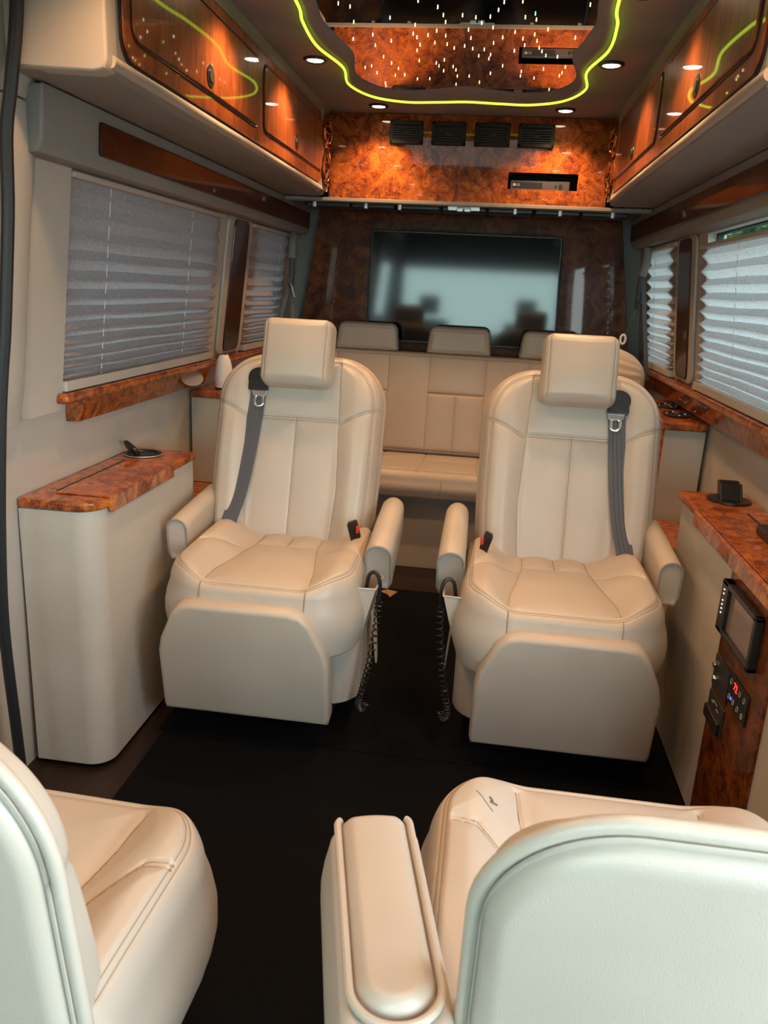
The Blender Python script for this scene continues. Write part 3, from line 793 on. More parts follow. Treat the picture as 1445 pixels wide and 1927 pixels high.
def console_right():
    t = thing('side_console', 'cream console with burl top and control panel on the right wall', 'console', (0.86, 1.7, 0))
    make('body', prism(rrect(0.181, 1.36, (0.0, 0.0, 0.012, 0.0), 6, 0.854, 1.675), 0.012, 0.706, 0.004), VINYL, t)
    make('top', prism(rrect(0.196, 1.37, (0.0, 0.0, 0.012, 0.0), 6, 0.849, 1.680), 0.712, 0.737, 0.007, 3), BURL, t)
    fl = make('hinged_leaf', prism(rrect(0.122, 0.80, 0.004, 3, 0.812, 1.725), 0.7375, 0.741, 0.002), BURL, t)
    make('front_lip', box(0.739, 0.7505, 1.325, 2.125, 0.699, 0.7405, r=0.005, seg=3), BURL, fl)
    make('hinge', box(0.874, 0.877, 1.33, 2.12, 0.737, 0.7425), DKRAIL, fl)
    pn = make('control_panel', box(0.7565, 0.764, 1.485, 1.803, 0.03, 0.698, r=0.002), BURL_M, t)
    X = 0.7565
    def pl(y0, y1, z0, z1, th, mat, nm, par, r=0.003): return make(nm, box(X - th, X + 0.001, y0, y1, z0, z1, r=r), mat, par)
    fr = MB()
    ya, yb, za, zb = 1.555, 1.792, 0.545, 0.668
    for (a, b, c_, d) in ((ya, yb, zb - .012, zb), (ya, yb, za, za + .012), (ya, ya + .014, za, zb), (yb - .045, yb, za, zb)):
        fr.add(*rbox(X - 0.02, X, a, b, c_, d, r=0.003))
    make('screen_surround', fr, BLACK, pn)
    pl(ya + .01, yb - .04, za + .01, zb - .01, 0.010, SCREEN, 'screen', pn)
    bt = MB()
    for z in (0.648, 0.638, 0.622, 0.612, 0.602, 0.592): bt.add(*rbox(X - .0215, X - .019, yb - .026, yb - .021, z - .0015, z + .0015))
    make('screen_buttons', bt, emis('button_glow', (0.8, 0.85, 0.85), 0.9), pn)
    pl(1.682, 1.792, 0.402, 0.482, 0.006, BLACK_M, 'knob_plate', pn)
    for (y, z, r) in ((1.765, 0.462, 0.009), (1.755, 0.432, 0.007)):
        make('knob', lathe([(r, 0), (r, 0.008), (r * .7, 0.011), (0.001, 0.011)], 16).map(lambda V: np.stack([X - 0.006 - V[:, 2], y + V[:, 0], z + V[:, 1]], 1)), CHROME, pn)
    pl(1.555, 1.678, 0.420, 0.490, 0.005, BLACK, 'thermostat', pn)
    mk = MB()
    for q in range(8):
        y = 1.672 - (q % 4) * 0.030 ; z = 0.476 - (q // 4) * 0.036
        if q in (1,): continue
        mk.join(tube([(X - .0055, y - .008 + .006 * math.cos(a), z - 0.004 + .006 * math.sin(a)) for a in np.linspace(0, 2 * PI, 12, endpoint=False)], 0.0006, 4, closed=True))
    make('thermostat_marks', mk, PRINTM, pn)
    text('72', 0.024, lambda V: np.stack([X - 0.0055 - V[:, 2], 1.634 - V[:, 0], 0.470 + V[:, 1]], 1), REDLED, pn, 'red_digits')
    make('indicator', lathe([(0.001, 0), (0.0035, 0), (0.0035, 0.001), (0.001, 0.0015)], 12).map(lambda V: np.stack([X - 0.0052 - V[:, 2], 1.650 + V[:, 0], 0.437 + V[:, 1]], 1)), BLUELED, pn)
    pl(1.680, 1.795, 0.318, 0.388, 0.005, BLACK_M, 'socket_plate', pn)
    pl(1.684, 1.790, 0.320, 0.352, 0.014, BLACK, 'socket_lid', pn, 0.004)
    mk = MB()
    for (y, z, w) in ((1.74, .376, .03), (1.76, .370, .015), (1.72, .366, .018)): mk.add(*rbox(X - .0056, X - .0048, y - w / 2, y + w / 2, z - .0008, z + .0008))
    make('socket_marks', mk, PRINTM, pn)
    return t
console_left(); console_right()
# cup holders with black phone cradles standing in them
t = thing('cup_holder', 'black round cup holder with folded lid on the left console', 'cup holder', (-0.875, 2.275, 0.737))
make('rim', lathe([(0.0545, 0.0005), (0.057, 0.002), (0.056, 0.006), (0.050, 0.0075), (0.046, 0.005), (0.045, 0.001)], 40, (-0.875, 2.275, 0.737)), BLACK, t)
make('rim_edge', tube([(-0.875 + 0.0565 * math.cos(a), 2.275 + 0.0565 * math.sin(a), 0.740) for a in np.linspace(0, 2 * PI, 40, endpoint=False)], 0.002, 6, closed=True), SILVER, t)
S = prism(rrect(0.055, 0.036, 0.012, 5), -0.004, 0.006, 0.003).map(lambda V: np.stack([-0.893 + V[:, 0] * .5 - V[:, 2] * .2, 2.215 + V[:, 0] * .9 , 0.766 + V[:, 1] * .85 + V[:, 2]], 1))
lid = prism(rrect(0.075, 0.048, 0.018, 5), -0.008, 0.008, 0.004).map(lambda V: np.stack([-0.895 + V[:, 0] * 0.75 - V[:, 2] * 0.4, 2.240 - V[:, 0] * 0.45 - V[:, 1] * .35 - V[:, 2], 0.762 + V[:, 1] * 0.6 - V[:, 0] * 0.30], 1))
make('lid', lid, BLACK, t)
t = thing('cup_holder', 'black round cup holder with upright cradle on the right console', 'cup holder', (0.868, 2.27, 0.737))
make('rim', lathe([(0.0545, 0.0005), (0.060, 0.002), (0.059, 0.006), (0.050, 0.0075), (0.040, 0.006), (0.001, 0.003)], 40, (0.868, 2.27, 0.737)), BLACK, t)
cr = MB()
for (a, b) in ((0, 0), (1, 0)):
    pass
cr.join(prism(rrect(0.06, 0.055, 0.006, 4), 0, 0.010, 0.003).map(lambda V: np.stack([0.868 + V[:, 0], 2.285 + V[:, 1] * 0.5 + V[:, 2], 0.765 + V[:, 1] * 0.9], 1)))
cr.join(prism(rrect(0.06, 0.045, 0.006, 4), 0, 0.008, 0.003).map(lambda V: np.stack([0.868 + V[:, 0], 2.258 + V[:, 1] * 0.5 + V[:, 2], 0.763 + V[:, 1] * 0.9], 1)))
for sx in (-.03, .024): cr.join(prism(rrect(0.032, 0.05, 0.004, 3), 0, 0.006, 0.002).map(lambda V: np.stack([0.868 + sx + V[:, 2], 2.273 + V[:, 0] + V[:, 1] * .5, 0.763 + V[:, 1] * 0.9], 1)))
make('cradle', cr, BLACK, t)
o = make('remote_control', prism(rrect(0.052, 0.15, 0.014, 6, 0.862, 1.865), 0.7415, 0.764, 0.005, 3), BLACK); tag(o, 'black rounded remote lying on the right console top at the frame edge', 'remote')

# ------------------------------------------------------------------ rear corner units and step shelves
def corner_unit(s):
    side = 'left' if s < 0 else 'right'
    t = thing('corner_unit', 'cream corner cabinet with burl top behind the %s captain chair' % side, 'cabinet', (s * 0.87, 3.2, 0.51))
    P = [(0.938, 2.864), (0.798, 2.864), (0.852, 3.50), (0.938, 3.50)]
    def f(V): return np.stack([s * V[:, 0], V[:, 1], V[:, 2]], 1)
    make('body', prism(P, 0.0, 0.838, 0.005, fn=f), VINYL, t)
    P2 = [(0.938, 2.845), (0.785, 2.845), (0.783, 2.87), (0.838, 3.51), (0.938, 3.51)]
    if s < 0: P2 = [(0.938, 2.845), (0.64, 2.845), (0.64, 2.95), (0.70, 3.51), (0.938, 3.51)]; 
    make('top', prism(P2, 0.838, 0.868, 0.007, 3, fn=f), BURL, t)
    if s < 0:
        make('front_panel', prism([(0.938, 2.852), (0.652, 2.852), (0.652, 2.862), (0.938, 2.862)], 0.512, 0.84, 0.002, fn=f), VINYL, t)
    P3 = [(0.800, 2.868), (0.790, 2.868), (0.842, 3.49), (0.852, 3.49)]
    if s > 0: make('side_panel', prism(P3, 0.10, 0.838, 0.002, fn=f), BURL, t)
    return t
corner_unit(-1); cu = corner_unit(1)
for (y, x) in ((3.03, 0.865), (3.27, 0.885)):
    t = thing('cup_holder', 'black ribbed cup holder in the right corner unit, %s' % ('nearer one' if y < 3.1 else 'farther one'), 'cup holder', (x, y, 0.868))
    make('rim', lathe([(0.040, 0.0), (0.052, 0.001), (0.053, 0.006), (0.045, 0.008), (0.038, 0.006), (0.036, 0.002)], 32, (x, y, 0.868)).map(lambda V: np.stack([x + (V[:, 0] - x) * .9, y + (V[:, 1] - y) * 1.5, V[:, 2]], 1)), BLACK, t)
    for q in range(8):
        a = q * PI / 4
        make('finger', box(-0.004, 0.004, -0.01, 0.01, 0, 0.008, r=0.002).map(lambda V: np.stack([x + .033 * math.cos(a) + V[:, 0], y + .05 * math.sin(a) + V[:, 1], V[:, 2] + .87], 1)), BLACK if q % 2 else CHROME, t)
for s in (-1, 1):
    side = 'left' if s < 0 else 'right'
    t = thing('step_shelf', 'low burl shelf beside the %s captain chair, below the corner cabinet' % side, 'shelf', (s * 0.88, 2.61, 0.0))
    def f(V): return np.stack([s * V[:, 0], V[:, 1], V[:, 2]], 1)
    make('box', prism([(0.938, 2.375), (0.812, 2.375), (0.812, 2.850), (0.938, 2.850)], 0.0, 0.486, 0.003, fn=f), VINYL, t)
    make('board', prism([(0.938, 2.375), (0.802, 2.375), (0.795, 2.850), (0.938, 2.850)], 0.486, 0.512, 0.005, 3, fn=f), BURL, t)
# white cone diffuser on the left unit
c0 = (-0.835, 2.925, 0.868)
t = thing('diffuser', 'white cone shaped aroma diffuser on the left burl corner top', 'diffuser', c0)
make('base', lathe([(0.030, 0.0), (0.0335, 0.001), (0.0335, 0.006), (0.031, 0.007)], 32, c0), BLACK, t)
make('body', lathe([(0.033, 0.006), (0.0345, 0.012), (0.0350, 0.025), (0.0345, 0.0265), (0.0352, 0.028), (0.0348, 0.050), (0.031, 0.080), (0.025, 0.108), (0.018, 0.124), (0.014, 0.127), (0.012, 0.124), (0.010, 0.12)], 40, c0), WHITEP, t)
make('spout', prism([(0, 0), (0.012, 0.0), (0.008, 0.016)], -0.004, 0.004, 0.001).map(lambda V: np.stack([c0[0] + .006 + V[:, 0], c0[1] + V[:, 2], c0[2] + .118 + V[:, 1]], 1)), WHITEP, t)

# ------------------------------------------------------------------ seats
def lean(base_y, base_z, ang, sgn=1):
    ca, sa = math.cos(ang), math.sin(ang)
    def f(V):  # pad coords (x, d, z): d forward (toward -y), z up along the back
        return np.stack([V[:, 0], base_y + V[:, 2] * sa - V[:, 1] * ca, base_z + V[:, 2] * ca + V[:, 1] * sa], 1)
    return f
def arm_mesh(cx, y0, y1, z0, z1, w, tilt=0.0, cap_tilt=0.0):
    """padded armrest, rounded top, front end at y0"""
    prof = []
    R = w / 2; n = 14
    prof += [(-R * 0.72, z0), (-R * 0.98, z0 + 0.02)]
    for q in range(n + 1):
        a = PI - PI * q / n; prof.append((R * math.cos(a), z1 - R + R * math.sin(a)))
    prof += [(R * 0.98, z0 + 0.02), (R * 0.72, z0)]
    P = np.array(prof); m = len(P); cz = (z0 + z1) / 2
    secs = [(y0 + 0.004, 0.90), (y0, 0.94), (y0 - 0.001, 0.99), (y0 + 0.006, 1.0), (y0 + 0.03, 1.02)] + [(y0 + (y1 - y0) * u, 1.02 - 0.1 * u * u) for u in (0.2, 0.4, 0.6, 0.8, 0.93)] + [(y1 - 0.006, 0.86), (y1, 0.72)]
    V = []; F = []
    for (y, k) in secs:
        for p in P:
            zz = cz + (p[1] - cz) * k; V.append((cx + p[0] * k, y + cap_tilt * (z1 - zz) * max(0, 1 - (y - y0) / 0.1), zz + tilt * (y - y0)))
    for i in range(len(secs) - 1):
        for j in range(m):
            jj = (j + 1) % m; F.append((i * m + j, (i + 1) * m + j, (i + 1) * m + jj, i * m + jj))
    F.append(tuple(range(m))); F.append(tuple((len(secs) - 1) * m + j for j in range(m))[::-1])
    pipe = [(cx + p[0] * 0.97, y0 - 0.001 + cap_tilt * (z1 - (cz + (p[1] - cz) * .97)), cz + (p[1] - cz) * 0.97) for p in P]
    return MB().add(V, F), tube(pipe, 0.003, 8, closed=True)

def seat_parts(t, back_h=0.64, back_ang=17, back_w=0.535, back_y=0.225, headrest=True, belt=True, arms='captain', footrest=True, rear_seam=False, taper=0.0, RT=0.155, CX=0.028, CW=0.530, CL=0.525):
    # ---- base skirt
    make('base', prism(rrect(0.40, 0.32, (0.07, 0.07, 0.07, 0.07), 6, 0.01, 0.08), 0.03, 0.31, 0.01), BLACK_M, t, shift=False)
    make('swivel_base', prism(rrect(0.34, 0.30, 0.05, 5, 0, 0.08), 0.012, 0.032, 0.0), BLACK_M, t, shift=False)
    sk = MB()
    make('skirt_piping', tube([(p[0], p[1], 0.322) for p in rrect(CW, 0.40, 0.10, 8, CX, 0.06)], 0.004, 8, closed=True), LEATHER, t, shift=False)
    make('skirt', prism(rrect(CW - .002, 0.398, 0.10, 8, CX, 0.06), 0.118, 0.322, 0.006), LEATHER, t, shift=False)
    # ---- cushion: pad x -> x, pad z -> y (0 = front), d -> up
    g = [[(-0.140, 0.042), (-0.136, 0.12), (-0.118, 0.22), (-0.095, 0.36), (-0.092, CL - .03)], [(0.140, 0.042), (0.136, 0.12), (0.118, 0.22), (0.095, 0.36), (0.092, CL - .03)]]
    if CL > 0.5: g += [[(-0.095, 0.36), (0.095, 0.36)], [(0, 0.36), (0, 0.50)]]
    if footrest: g += [[(-0.245, 0.24), (-0.17, 0.30), (-0.105, 0.32)], [(0.245, 0.24), (0.17, 0.30), (0.105, 0.32)]]
    else: g += [[(s_ * x_, z_ + o_) for x_, z_ in ((0.235, 0.16), (0.20, 0.165), (0.15, 0.22), (0.125, 0.26))] for s_ in (-1, 1) for o_ in (0, 0.008)]
    g = [[(x_, z_) for x_, z_ in q_] for q_ in g]
    def bl(X, Z):
        side = np.clip((np.abs(X) - 0.115) / 0.10, 0, 1); side = side * side * (3 - 2 * side)
        fr = np.clip((0.30 - Z) / 0.3, 0, 1)
        return 0.030 * side - 0.012 * np.clip((Z - 0.1) / 0.3, 0, 1) * (1 - side) - 0.012 * fr * (1 - side * .3)
    def fc(V): return np.stack([CX + V[:, 0], -0.275 + V[:, 2], 0.475 + V[:, 1]], 1)
    sm = MB(); cw = pad(CW, CL, 0.040, 0.165, (0.14, 0.06, 0.06, 0.14), 0.034, g, 0.010, 0.03, (0.020, 0.026), bl, 190, 190, fc, wall=0.016, seams=sm)
    sc_ = make('seat_cushion', cw, LEATHER, t, shift=False, ang=180)
    make('stitching', sm, SEAM, sc_, shift=False)
    # vertical seams on the cushion front
    for sx in ((-1, 1) if footrest else ()):
        make('front_seam', tube([(CX + sx * 0.1405, y_, z_) for y_, z_ in ((-0.262, 0.5105), (-0.272, 0.498), (-0.2775, 0.481), (-0.283, 0.46), (-0.288, 0.44), (-0.2905, 0.425))], 0.0012, 6), SEAM, t, shift=False)
    # ---- backrest
    H = back_h
    fb0 = lean(back_y, 0.43, math.radians(back_ang))
    def fb(V):
        V = np.array(V, float); V[:, 0] = V[:, 0] * (1 - taper * V[:, 2] / H); return fb0(V)
    hs = H - 0.205
    g = [[(-0.140, 0.0), (-0.148, hs * .5), (-0.136, hs), (-0.128, H - 0.02)], [(0.140, 0.0), (0.148, hs * .5), (0.136, hs), (0.128, H - 0.02)],
         [(-0.136, hs), (0.136, hs)], [(-0.136, hs - 0.007), (0.136, hs - 0.007)], [(0, 0), (0, hs)],
         [(-0.262, hs + 0.045), (-0.20, hs + 0.022), (-0.142, hs - 0.008)], [(0.262, hs + 0.045), (0.20, hs + 0.022), (0.142, hs - 0.008)],
         [(-0.262, hs + 0.038), (-0.20, hs + 0.015), (-0.142, hs - 0.015)], [(0.262, hs + 0.038), (0.20, hs + 0.015), (0.142, hs - 0.015)]]
    def bb(X, Z):
        side = np.clip((np.abs(X) - 0.12) / 0.075, 0, 1); side = side * side * (3 - 2 * side)
        up = np.clip((H - 0.05 - Z) / 0.25, 0, 1)
        return 0.032 * side * (0.35 + 0.65 * up)
    def wf(Z): return 1.0 - 0.06 * np.clip(1 - Z / 0.3, 0, 1) ** 2
    sm = MB()
    if rear_seam: bk = pad(back_w - 0.006, H - 0.003, 0.010, 0.008, (0.04, RT - .003, RT - .003, 0.04), 0.012, g, 0.007, 0.03, None, bb, 150, 150, fb, wall=0.002)
    else: bk = pad(back_w, H, 0.055, 0.055, (0.04, 0.155, 0.155, 0.04), 0.05, g, 0.007, 0.03, (0.022, 0.027), bb, 190, 215, fb, wall=0.006, widthf=wf, seams=sm)
    b = make('backrest', bk, LEATHER, t, shift=False, ang=180)
    if sm.n: make('stitching', sm, SEAM, b, shift=False)
    if rear_seam:
        P = [(p[0], -0.007, p[1]) for p in rrect(back_w, H, (0.04, RT, RT, 0.04), 12, 0, H / 2)]
        rp = pad(back_w - .010, H - .008, 0.022, 0.0, (0.04, RT - .004, RT - .004, 0.04), 0.022, [], 0.0, 0.03, None, lambda X, Z: 0.012 * np.cos(X / back_w * PI) * np.sin(Z / H * PI), 60, 60, lambda V: fb(np.stack([V[:, 0], -0.008 - V[:, 1], V[:, 2] + .003], 1)))
        make('rear_panel', rp, LEATHER, b, shift=False, ang=180)
        make('back_piping', tube(fb(np.array(P)), 0.0080, 12, closed=True), LEATHER, b, shift=False)
    if headrest:
        def fh(V):
            f = lean(back_y, 0.43, math.radians(back_ang)); W = V.copy(); W[:, 2] += H - 0.115; W[:, 1] += 0.105
            Q = f(W); return Q
        def hb(X, Z): return 0.012 * np.cos(X / 0.115 * PI / 2) * np.cos((Z - 0.1) / 0.1 * PI / 2) 
        sm2 = MB(); hr = pad(0.216, 0.205, 0.05, 0.05, (0.028,) * 4, 0.030, [[(-0.093, 0.012), (-0.093, 0.193)], [(0.093, 0.012), (0.093, 0.193)]], 0.002, 0.03, None, hb, 90, 80, fh, wall=0.004, seams=sm2)
        h = make('headrest', hr, LEATHER, t, shift=False, ang=180)
        make('stitching', sm2, SEAM, h, shift=False)
        for sx in (-.05, .05):
            make('headrest_post', tube(fh(np.array([(sx, -0.02, 0.05), (sx, -0.09, 0.0), (sx, -0.10, -0.04)], float)), 0.006, 8), CHROME, h, shift=False)
    # ---- arms
    if arms == 'captain':
        specs = ((0.326, -0.060, 0.28, 0.440, 0.582, 0.076, 0.19, 0.35), (-0.262, -0.05, 0.30, 0.480, 0.605, 0.060, 0.10, 0.10))
    elif arms == 'near_left':
        specs = ((-0.31, -0.10, 0.30, 0.455, 0.618, 0.085, 0.05, 0.1),)
    else:
        specs = ()
    for (cx, a, b2, z0, z1, w, ti, ct) in specs:
        bd, pp = arm_mesh(cx, a, b2, z0, z1, w, ti, ct)
        am = make('armrest', bd, LEATHER, t, shift=False, ang=60)
        make('piping', pp, GREYTRIM, am, shift=False)
    # ---- footrest
    if footrest:
        P = [(-0.236, 0.0), (0.236, 0.0), (0.240, 0.02), (0.238, 0.20), (0.228, 0.245), (0.19, 0.33), (0.165, 0.357), (0.13, 0.365), (-0.13, 0.365), (-0.165, 0.357), (-0.19, 0.33), (-0.228, 0.245), (-0.238, 0.20), (-0.240, 0.02)]
        def ff(V): return np.stack([0.006 + V[:, 0] * 0.972, -0.197 - 0.185 * V[:, 1] - V[:, 2], 0.128 + V[:, 1] * 0.945 - V[:, 2] * 0.2], 1)
        make('footrest', prism(P, 0.0, 0.055, 0.013, 5, fn=ff), LEATHER, t, shift=False, ang=60)
    # ---- belt on the outer (-x) shoulder
    if belt:
        def bs(x, z):   # front surface depth of the back
            side = min(1, max(0, (abs(x) - 0.12) / 0.075)); side = side * side * (3 - 2 * side); up = min(1, max(0, (H - 0.05 - z) / 0.25))
            return 0.058 + 0.032 * side * (0.35 + 0.65 * up) + 0.004
        line = [(-0.125, H - 0.12), (-0.132, H - 0.22), (-0.142, H - 0.34), (-0.155, H - 0.45), (-0.175, 0.10), (-0.190, 0.03)]
        L3 = spline([(x, bs(x, z) + 0.006, z) for x, z in line], 8)
        L3 = fb(L3)
        nrm = np.array([0, -math.cos(math.radians(back_ang)), math.sin(math.radians(back_ang))])
        T = np.gradient(L3, axis=0); T /= np.linalg.norm(T, axis=1)[:, None]; D = np.cross(T, nrm); D /= np.linalg.norm(D, axis=1)[:, None]
        sb = make('seat_belt', ribbon(L3, nrm, D, 0.049, 0.0016), BELT, t, shift=False)
        rb = MB()
        for o_ in (-0.012, 0.0, 0.012): rb.join(tube(L3 + D * o_ + nrm * 0.0009, 0.0011, 5))
        make('rib', rb, BELT, sb, shift=False)
        def at_b(mb, cx, cz, d): return mb.map(lambda V: fb(np.stack([cx + V[:, 0], d + V[:, 2], cz + V[:, 1]], 1)))
        D0 = bs(-0.13, H - 0.1)
        # D-shaped escutcheon, tongue stop and steel tongue
        arc = [(0.036 * math.cos(a), 0.030 * math.sin(a)) for a in np.linspace(0, PI, 18)] + [(-0.036, -0.012), (0.036, -0.012)]
        make('belt_guide', at_b(prism(arc, -0.012, 0.010, 0.004), -0.127, H - 0.085, D0), BLACK, sb, shift=False)
        make('tongue_cover', at_b(prism(rrect(0.062, 0.036, 0.006, 4), 0.0, 0.020, 0.004), -0.127, H - 0.112, D0), BLACK, sb, shift=False)
        tg = MB()
        tg.join(prism([(-0.026, 0.012), (-0.020, -0.006), (0.020, -0.006), (0.026, 0.012)], 0, 0.003, 0.0005))
        tg.join(tube([(p[0], p[1], 0.0015) for p in rrect(0.026, 0.034, 0.010, 5, 0, -0.020)], 0.0045, 8, closed=True).map(lambda V: np.stack([V[:, 0], V[:, 1], 0.0015 + (V[:, 2] - 0.0015) * .35], 1)))
        make('tongue', at_b(tg, -0.122, H - 0.140, D0 + 0.010), CHROME, sb, shift=False)
        # buckle on the aisle side
        bu = prism(rrect(0.046, 0.085, 0.010, 4), -0.011, 0.011, 0.005).map(lambda V: np.stack([0.235 + V[:, 0] * .5 - V[:, 1] * 0.25, 0.085 + V[:, 2] + V[:, 0] * .8, 0.565 + V[:, 1] * 0.9], 1))
        bk2 = make('buckle', bu, BLACK, t, shift=False)
        make('red_button', box(0.240, 0.250, 0.070, 0.078, 0.570, 0.592, r=0.002), base('red_plastic', (0.5, 0.02, 0.02), 0.4)[0], bk2, shift=False)
        # side pocket and coiled cord of the hand control (aisle side)
        pk = MB()
        V = []; F = []
        for i in range(9):
            u = i / 8; z = 0.49 - 0.145 * u; o = 0.050 * (1 - 0.75 * u)
            for (x, y) in ((0.250, -0.16), (0.250 + o, -0.155), (0.256 + o, -0.05), (0.25, 0.0)): V.append((x + 0.036, y + 0.01 * u, z))
        for i in range(8):
            for j in range(3): F.append((i * 4 + j, i * 4 + j + 1, (i + 1) * 4 + j + 1, (i + 1) * 4 + j))
        F.append((32, 33, 34, 35))
        pc = make('side_pocket', MB().add(V, F), LEATHER, t, shift=False, ang=60)
        make('pocket_piping', tube([V[0], V[1], V[2], V[3]], 0.003, 6), LEATHER, pc, shift=False)
        make('side_flap', prism([(-.02, 0.40), (0.06, 0.40), (0.06, 0.28), (0.05, 0.20), (0.03, 0.18)], 0.312, 0.318, 0.002).map(lambda V: np.stack([V[:, 2] + (0.3 - V[:, 1]) * .08, V[:, 0], V[:, 1]], 1)), LEATHER, t, shift=False)
        path = spline([(0.304, -0.11, 0.47), (0.312, -0.115, 0.515), (0.330, -0.12, 0.525), (0.343, -0.125, 0.50), (0.342, -0.12, 0.44)], 8)
        make('cord_loop', tube(path, 0.0055, 8), BLACK, t, shift=False)
        cp = spline([(0.342, -0.12, 0.44), (0.338, -0.125, 0.36), (0.325, -0.13, 0.26), (0.312, -0.14, 0.19), (0.302, -0.14, 0.14), (0.310, -0.14, 0.115), (0.320, -0.13, 0.13)], 40)
        ph = np.linspace(0, 2 * PI * 30, len(cp))
        hel = cp + np.stack([np.cos(ph), np.sin(ph), 0 * ph], 1) * 0.0085
        make('coiled_cord', tube(hel, 0.0026, 5), BLACK, t, shift=False)

t = thing('captain_chair', 'cream leather captain chair with headrest left of the aisle', 'chair', (-0.425, 2.115, 0.0), 'captain chairs facing the camera')
seat_parts(t)
copy_tree(t, loc=(0.430, 2.115, 0.0), scale=(-1, 1, 1), label='cream leather captain chair with headrest right of the aisle')

# near chairs that face the rear
def near_chair(label, loc, rz, **k):
    t = thing('club_chair', label, 'chair', loc, 'club chairs seen from behind')
    seat_parts(t, headrest=False, belt=False, footrest=False, rear_seam=True, **k)
    t.rotation_euler = (0, 0, rz)
    return t
near_chair('cream leather chair back with piping at the lower left corner', (-0.444, 0.71, 0.0), PI - math.radians(2), back_h=0.445, back_ang=2, back_y=0.105, taper=0.13, arms='none', CX=-0.015, CL=0.42, CW=0.52)
tr = near_chair('cream leather chair seen from behind at the lower right, with an armrest', (0.400, 0.870, 0.0), PI, back_h=0.463, back_ang=12, back_w=0.425, RT=0.125, arms='none', CX=0.0, CW=0.54)
# its armrest with a piped top panel (local frame of the turned chair)
def fa(dx=0.0, dz=0.0):
    ya = math.radians(13.5); ca, sa = math.cos(ya), math.sin(ya)
    # pad z runs from the far tip (0) to the near end; world far tip ~ (0.062, 0.85), near end ~ (0.125, 0.57)
    return lambda V: np.stack([-((0.062 + V[:, 0] * ca * -1 + V[:, 2] * sa) - 0.400), -((0.860 - V[:, 2] * ca - V[:, 0] * sa) - 0.870), 0.600 + V[:, 1] + dz], 1)
body = pad(0.112, 0.325, 0.008, 0.14, (0.030, 0.056, 0.056, 0.030), 0.012, [], 0.0, 0.03, None, None, 40, 70, fa(), wall=0.010)
arm = make('armrest', body, LEATHER, tr, shift=False, ang=180)
tp = pad(0.084, 0.290, 0.020, -0.002, (0.018, 0.0415, 0.0415, 0.018), 0.016, [], 0.0, 0.03, None, lambda X, Z: 0.008 * np.cos(X / 0.05 * PI / 2), 40, 80, fa(), wall=0.0)
make('armrest_pad', tp, LEATHER, arm, shift=False, ang=180)
pp = rrect(0.092, 0.298, (0.014, 0.045, 0.045, 0.014), 12)
j = [k for k in range(len(pp))]
P = np.array([(p[0], 0.014, p[1] + 0.149) for p in pp])
k0 = int(np.argmin(P[:, 2] + (P[:, 0] < 0) * 9)); 
order = [P[q] for q in range(len(P)) if P[q][2] > 0.004]
order = sorted(order, key=lambda p: math.atan2(p[2] - 0.149, p[0]) if math.atan2(p[2] - 0.149, p[0]) > -PI / 2 else math.atan2(p[2] - 0.149, p[0]) + 2 * PI)
make('piping', tube(fa()(np.array(order)), 0.0048, 10), LEATHER, arm, shift=False)
# ink marks on its cushion, laid on the leather by ray cast
bpy.context.view_layer.update()
cush = [c for c in tr.children if c.name.startswith('seat_cushion')][0]
Mi = cush.matrix_world.inverted()
mk = MB()
for line, r_ in ((((0.196, 1.045), (0.203, 1.036), (0.212, 1.022), (0.222, 1.010)), 0.0010), (((0.217, 1.040), (0.221, 1.034), (0.219, 1.029), (0.228, 1.031)), 0.0024)):
    P = []
    for x, y in spline([(a, b, 0) for a, b in line], 5)[:, :2]:
        ok_, loc_, no_, ix_ = cush.ray_cast(Mi @ Vector((x, y, 1.0)), (Mi.to_3x3() @ Vector((0, 0, -1))).normalized())
        if ok_: P.append(loc_ + Vector((0, 0, -0.0003)))
    if len(P) > 2: mk.join(tube([p[:] for p in P], r_, 6))
if mk.n: make('ink_mark', mk, base('grey_ink', (0.13, 0.11, 0.10), 0.6)[0], cush, shift=False)

# ------------------------------------------------------------------ rear bench
t = thing('bench_seat', 'cream leather rear bench with three headrests below the television', 'bench', (0, 3.7, 0.0))
make('base_panel', prism([(-0.76, 0.0), (0.76, 0.0), (0.76, 0.345), (-0.76, 0.345)], 3.52, 3.54, 0.004, fn=fq), LEATHER, t)
make('base_box', box(-0.76, 0.76, 3.541, 4.06, 0.0, 0.34), BLACK_M, t)
make('shell_lip', box(-0.77, 0.77, 3.475, 3.53, 0.338, 0.352, r=0.006), LEATHER, t)
def fcb(V): return np.stack([V[:, 0], 3.415 + V[:, 2], 0.455 + V[:, 1]], 1)
xs = [-0.58, -0.325, -0.122, 0.151, 0.36, 0.60]
g = [[(x, 0.02), (x + (0.012 if x < 0 else -0.004), 0.10), (x + (0.015 if x < 0 else -0.002), 0.42)] for x in xs] + [[(-0.76, 0.25), (0.76, 0.25)]]
sm = MB(); cb = pad(1.53, 0.43, 0.035, 0.10, (0.05, 0.02, 0.02, 0.05), 0.045, g, 0.006, 0.03, (0.030, 0.035), None, 380, 110, fcb, wall=0.01, seams=sm)
sc_ = make('seat_cushion', cb, LEATHER, t, ang=180); make('stitching', sm, SEAM, sc_)
for x in (-0.005, -0.37, 0.33):
    make('front_seam', tube([(x, 3.412, 0.455), (x, 3.404, 0.42), (x, 3.405, 0.38)], 0.0012, 6), SEAM, t)
def fbb(V):
    a = math.radians(9.5); return np.stack([V[:, 0], 3.885 + V[:, 2] * math.sin(a) - V[:, 1] * math.cos(a), 0.475 + V[:, 2] * math.cos(a) + V[:, 1] * math.sin(a)], 1)
Hb = 0.50; g = [[(x, 0.0), (x, Hb)] for x in (-0.585, -0.325, -0.122, 0.151, 0.36, 0.60)]
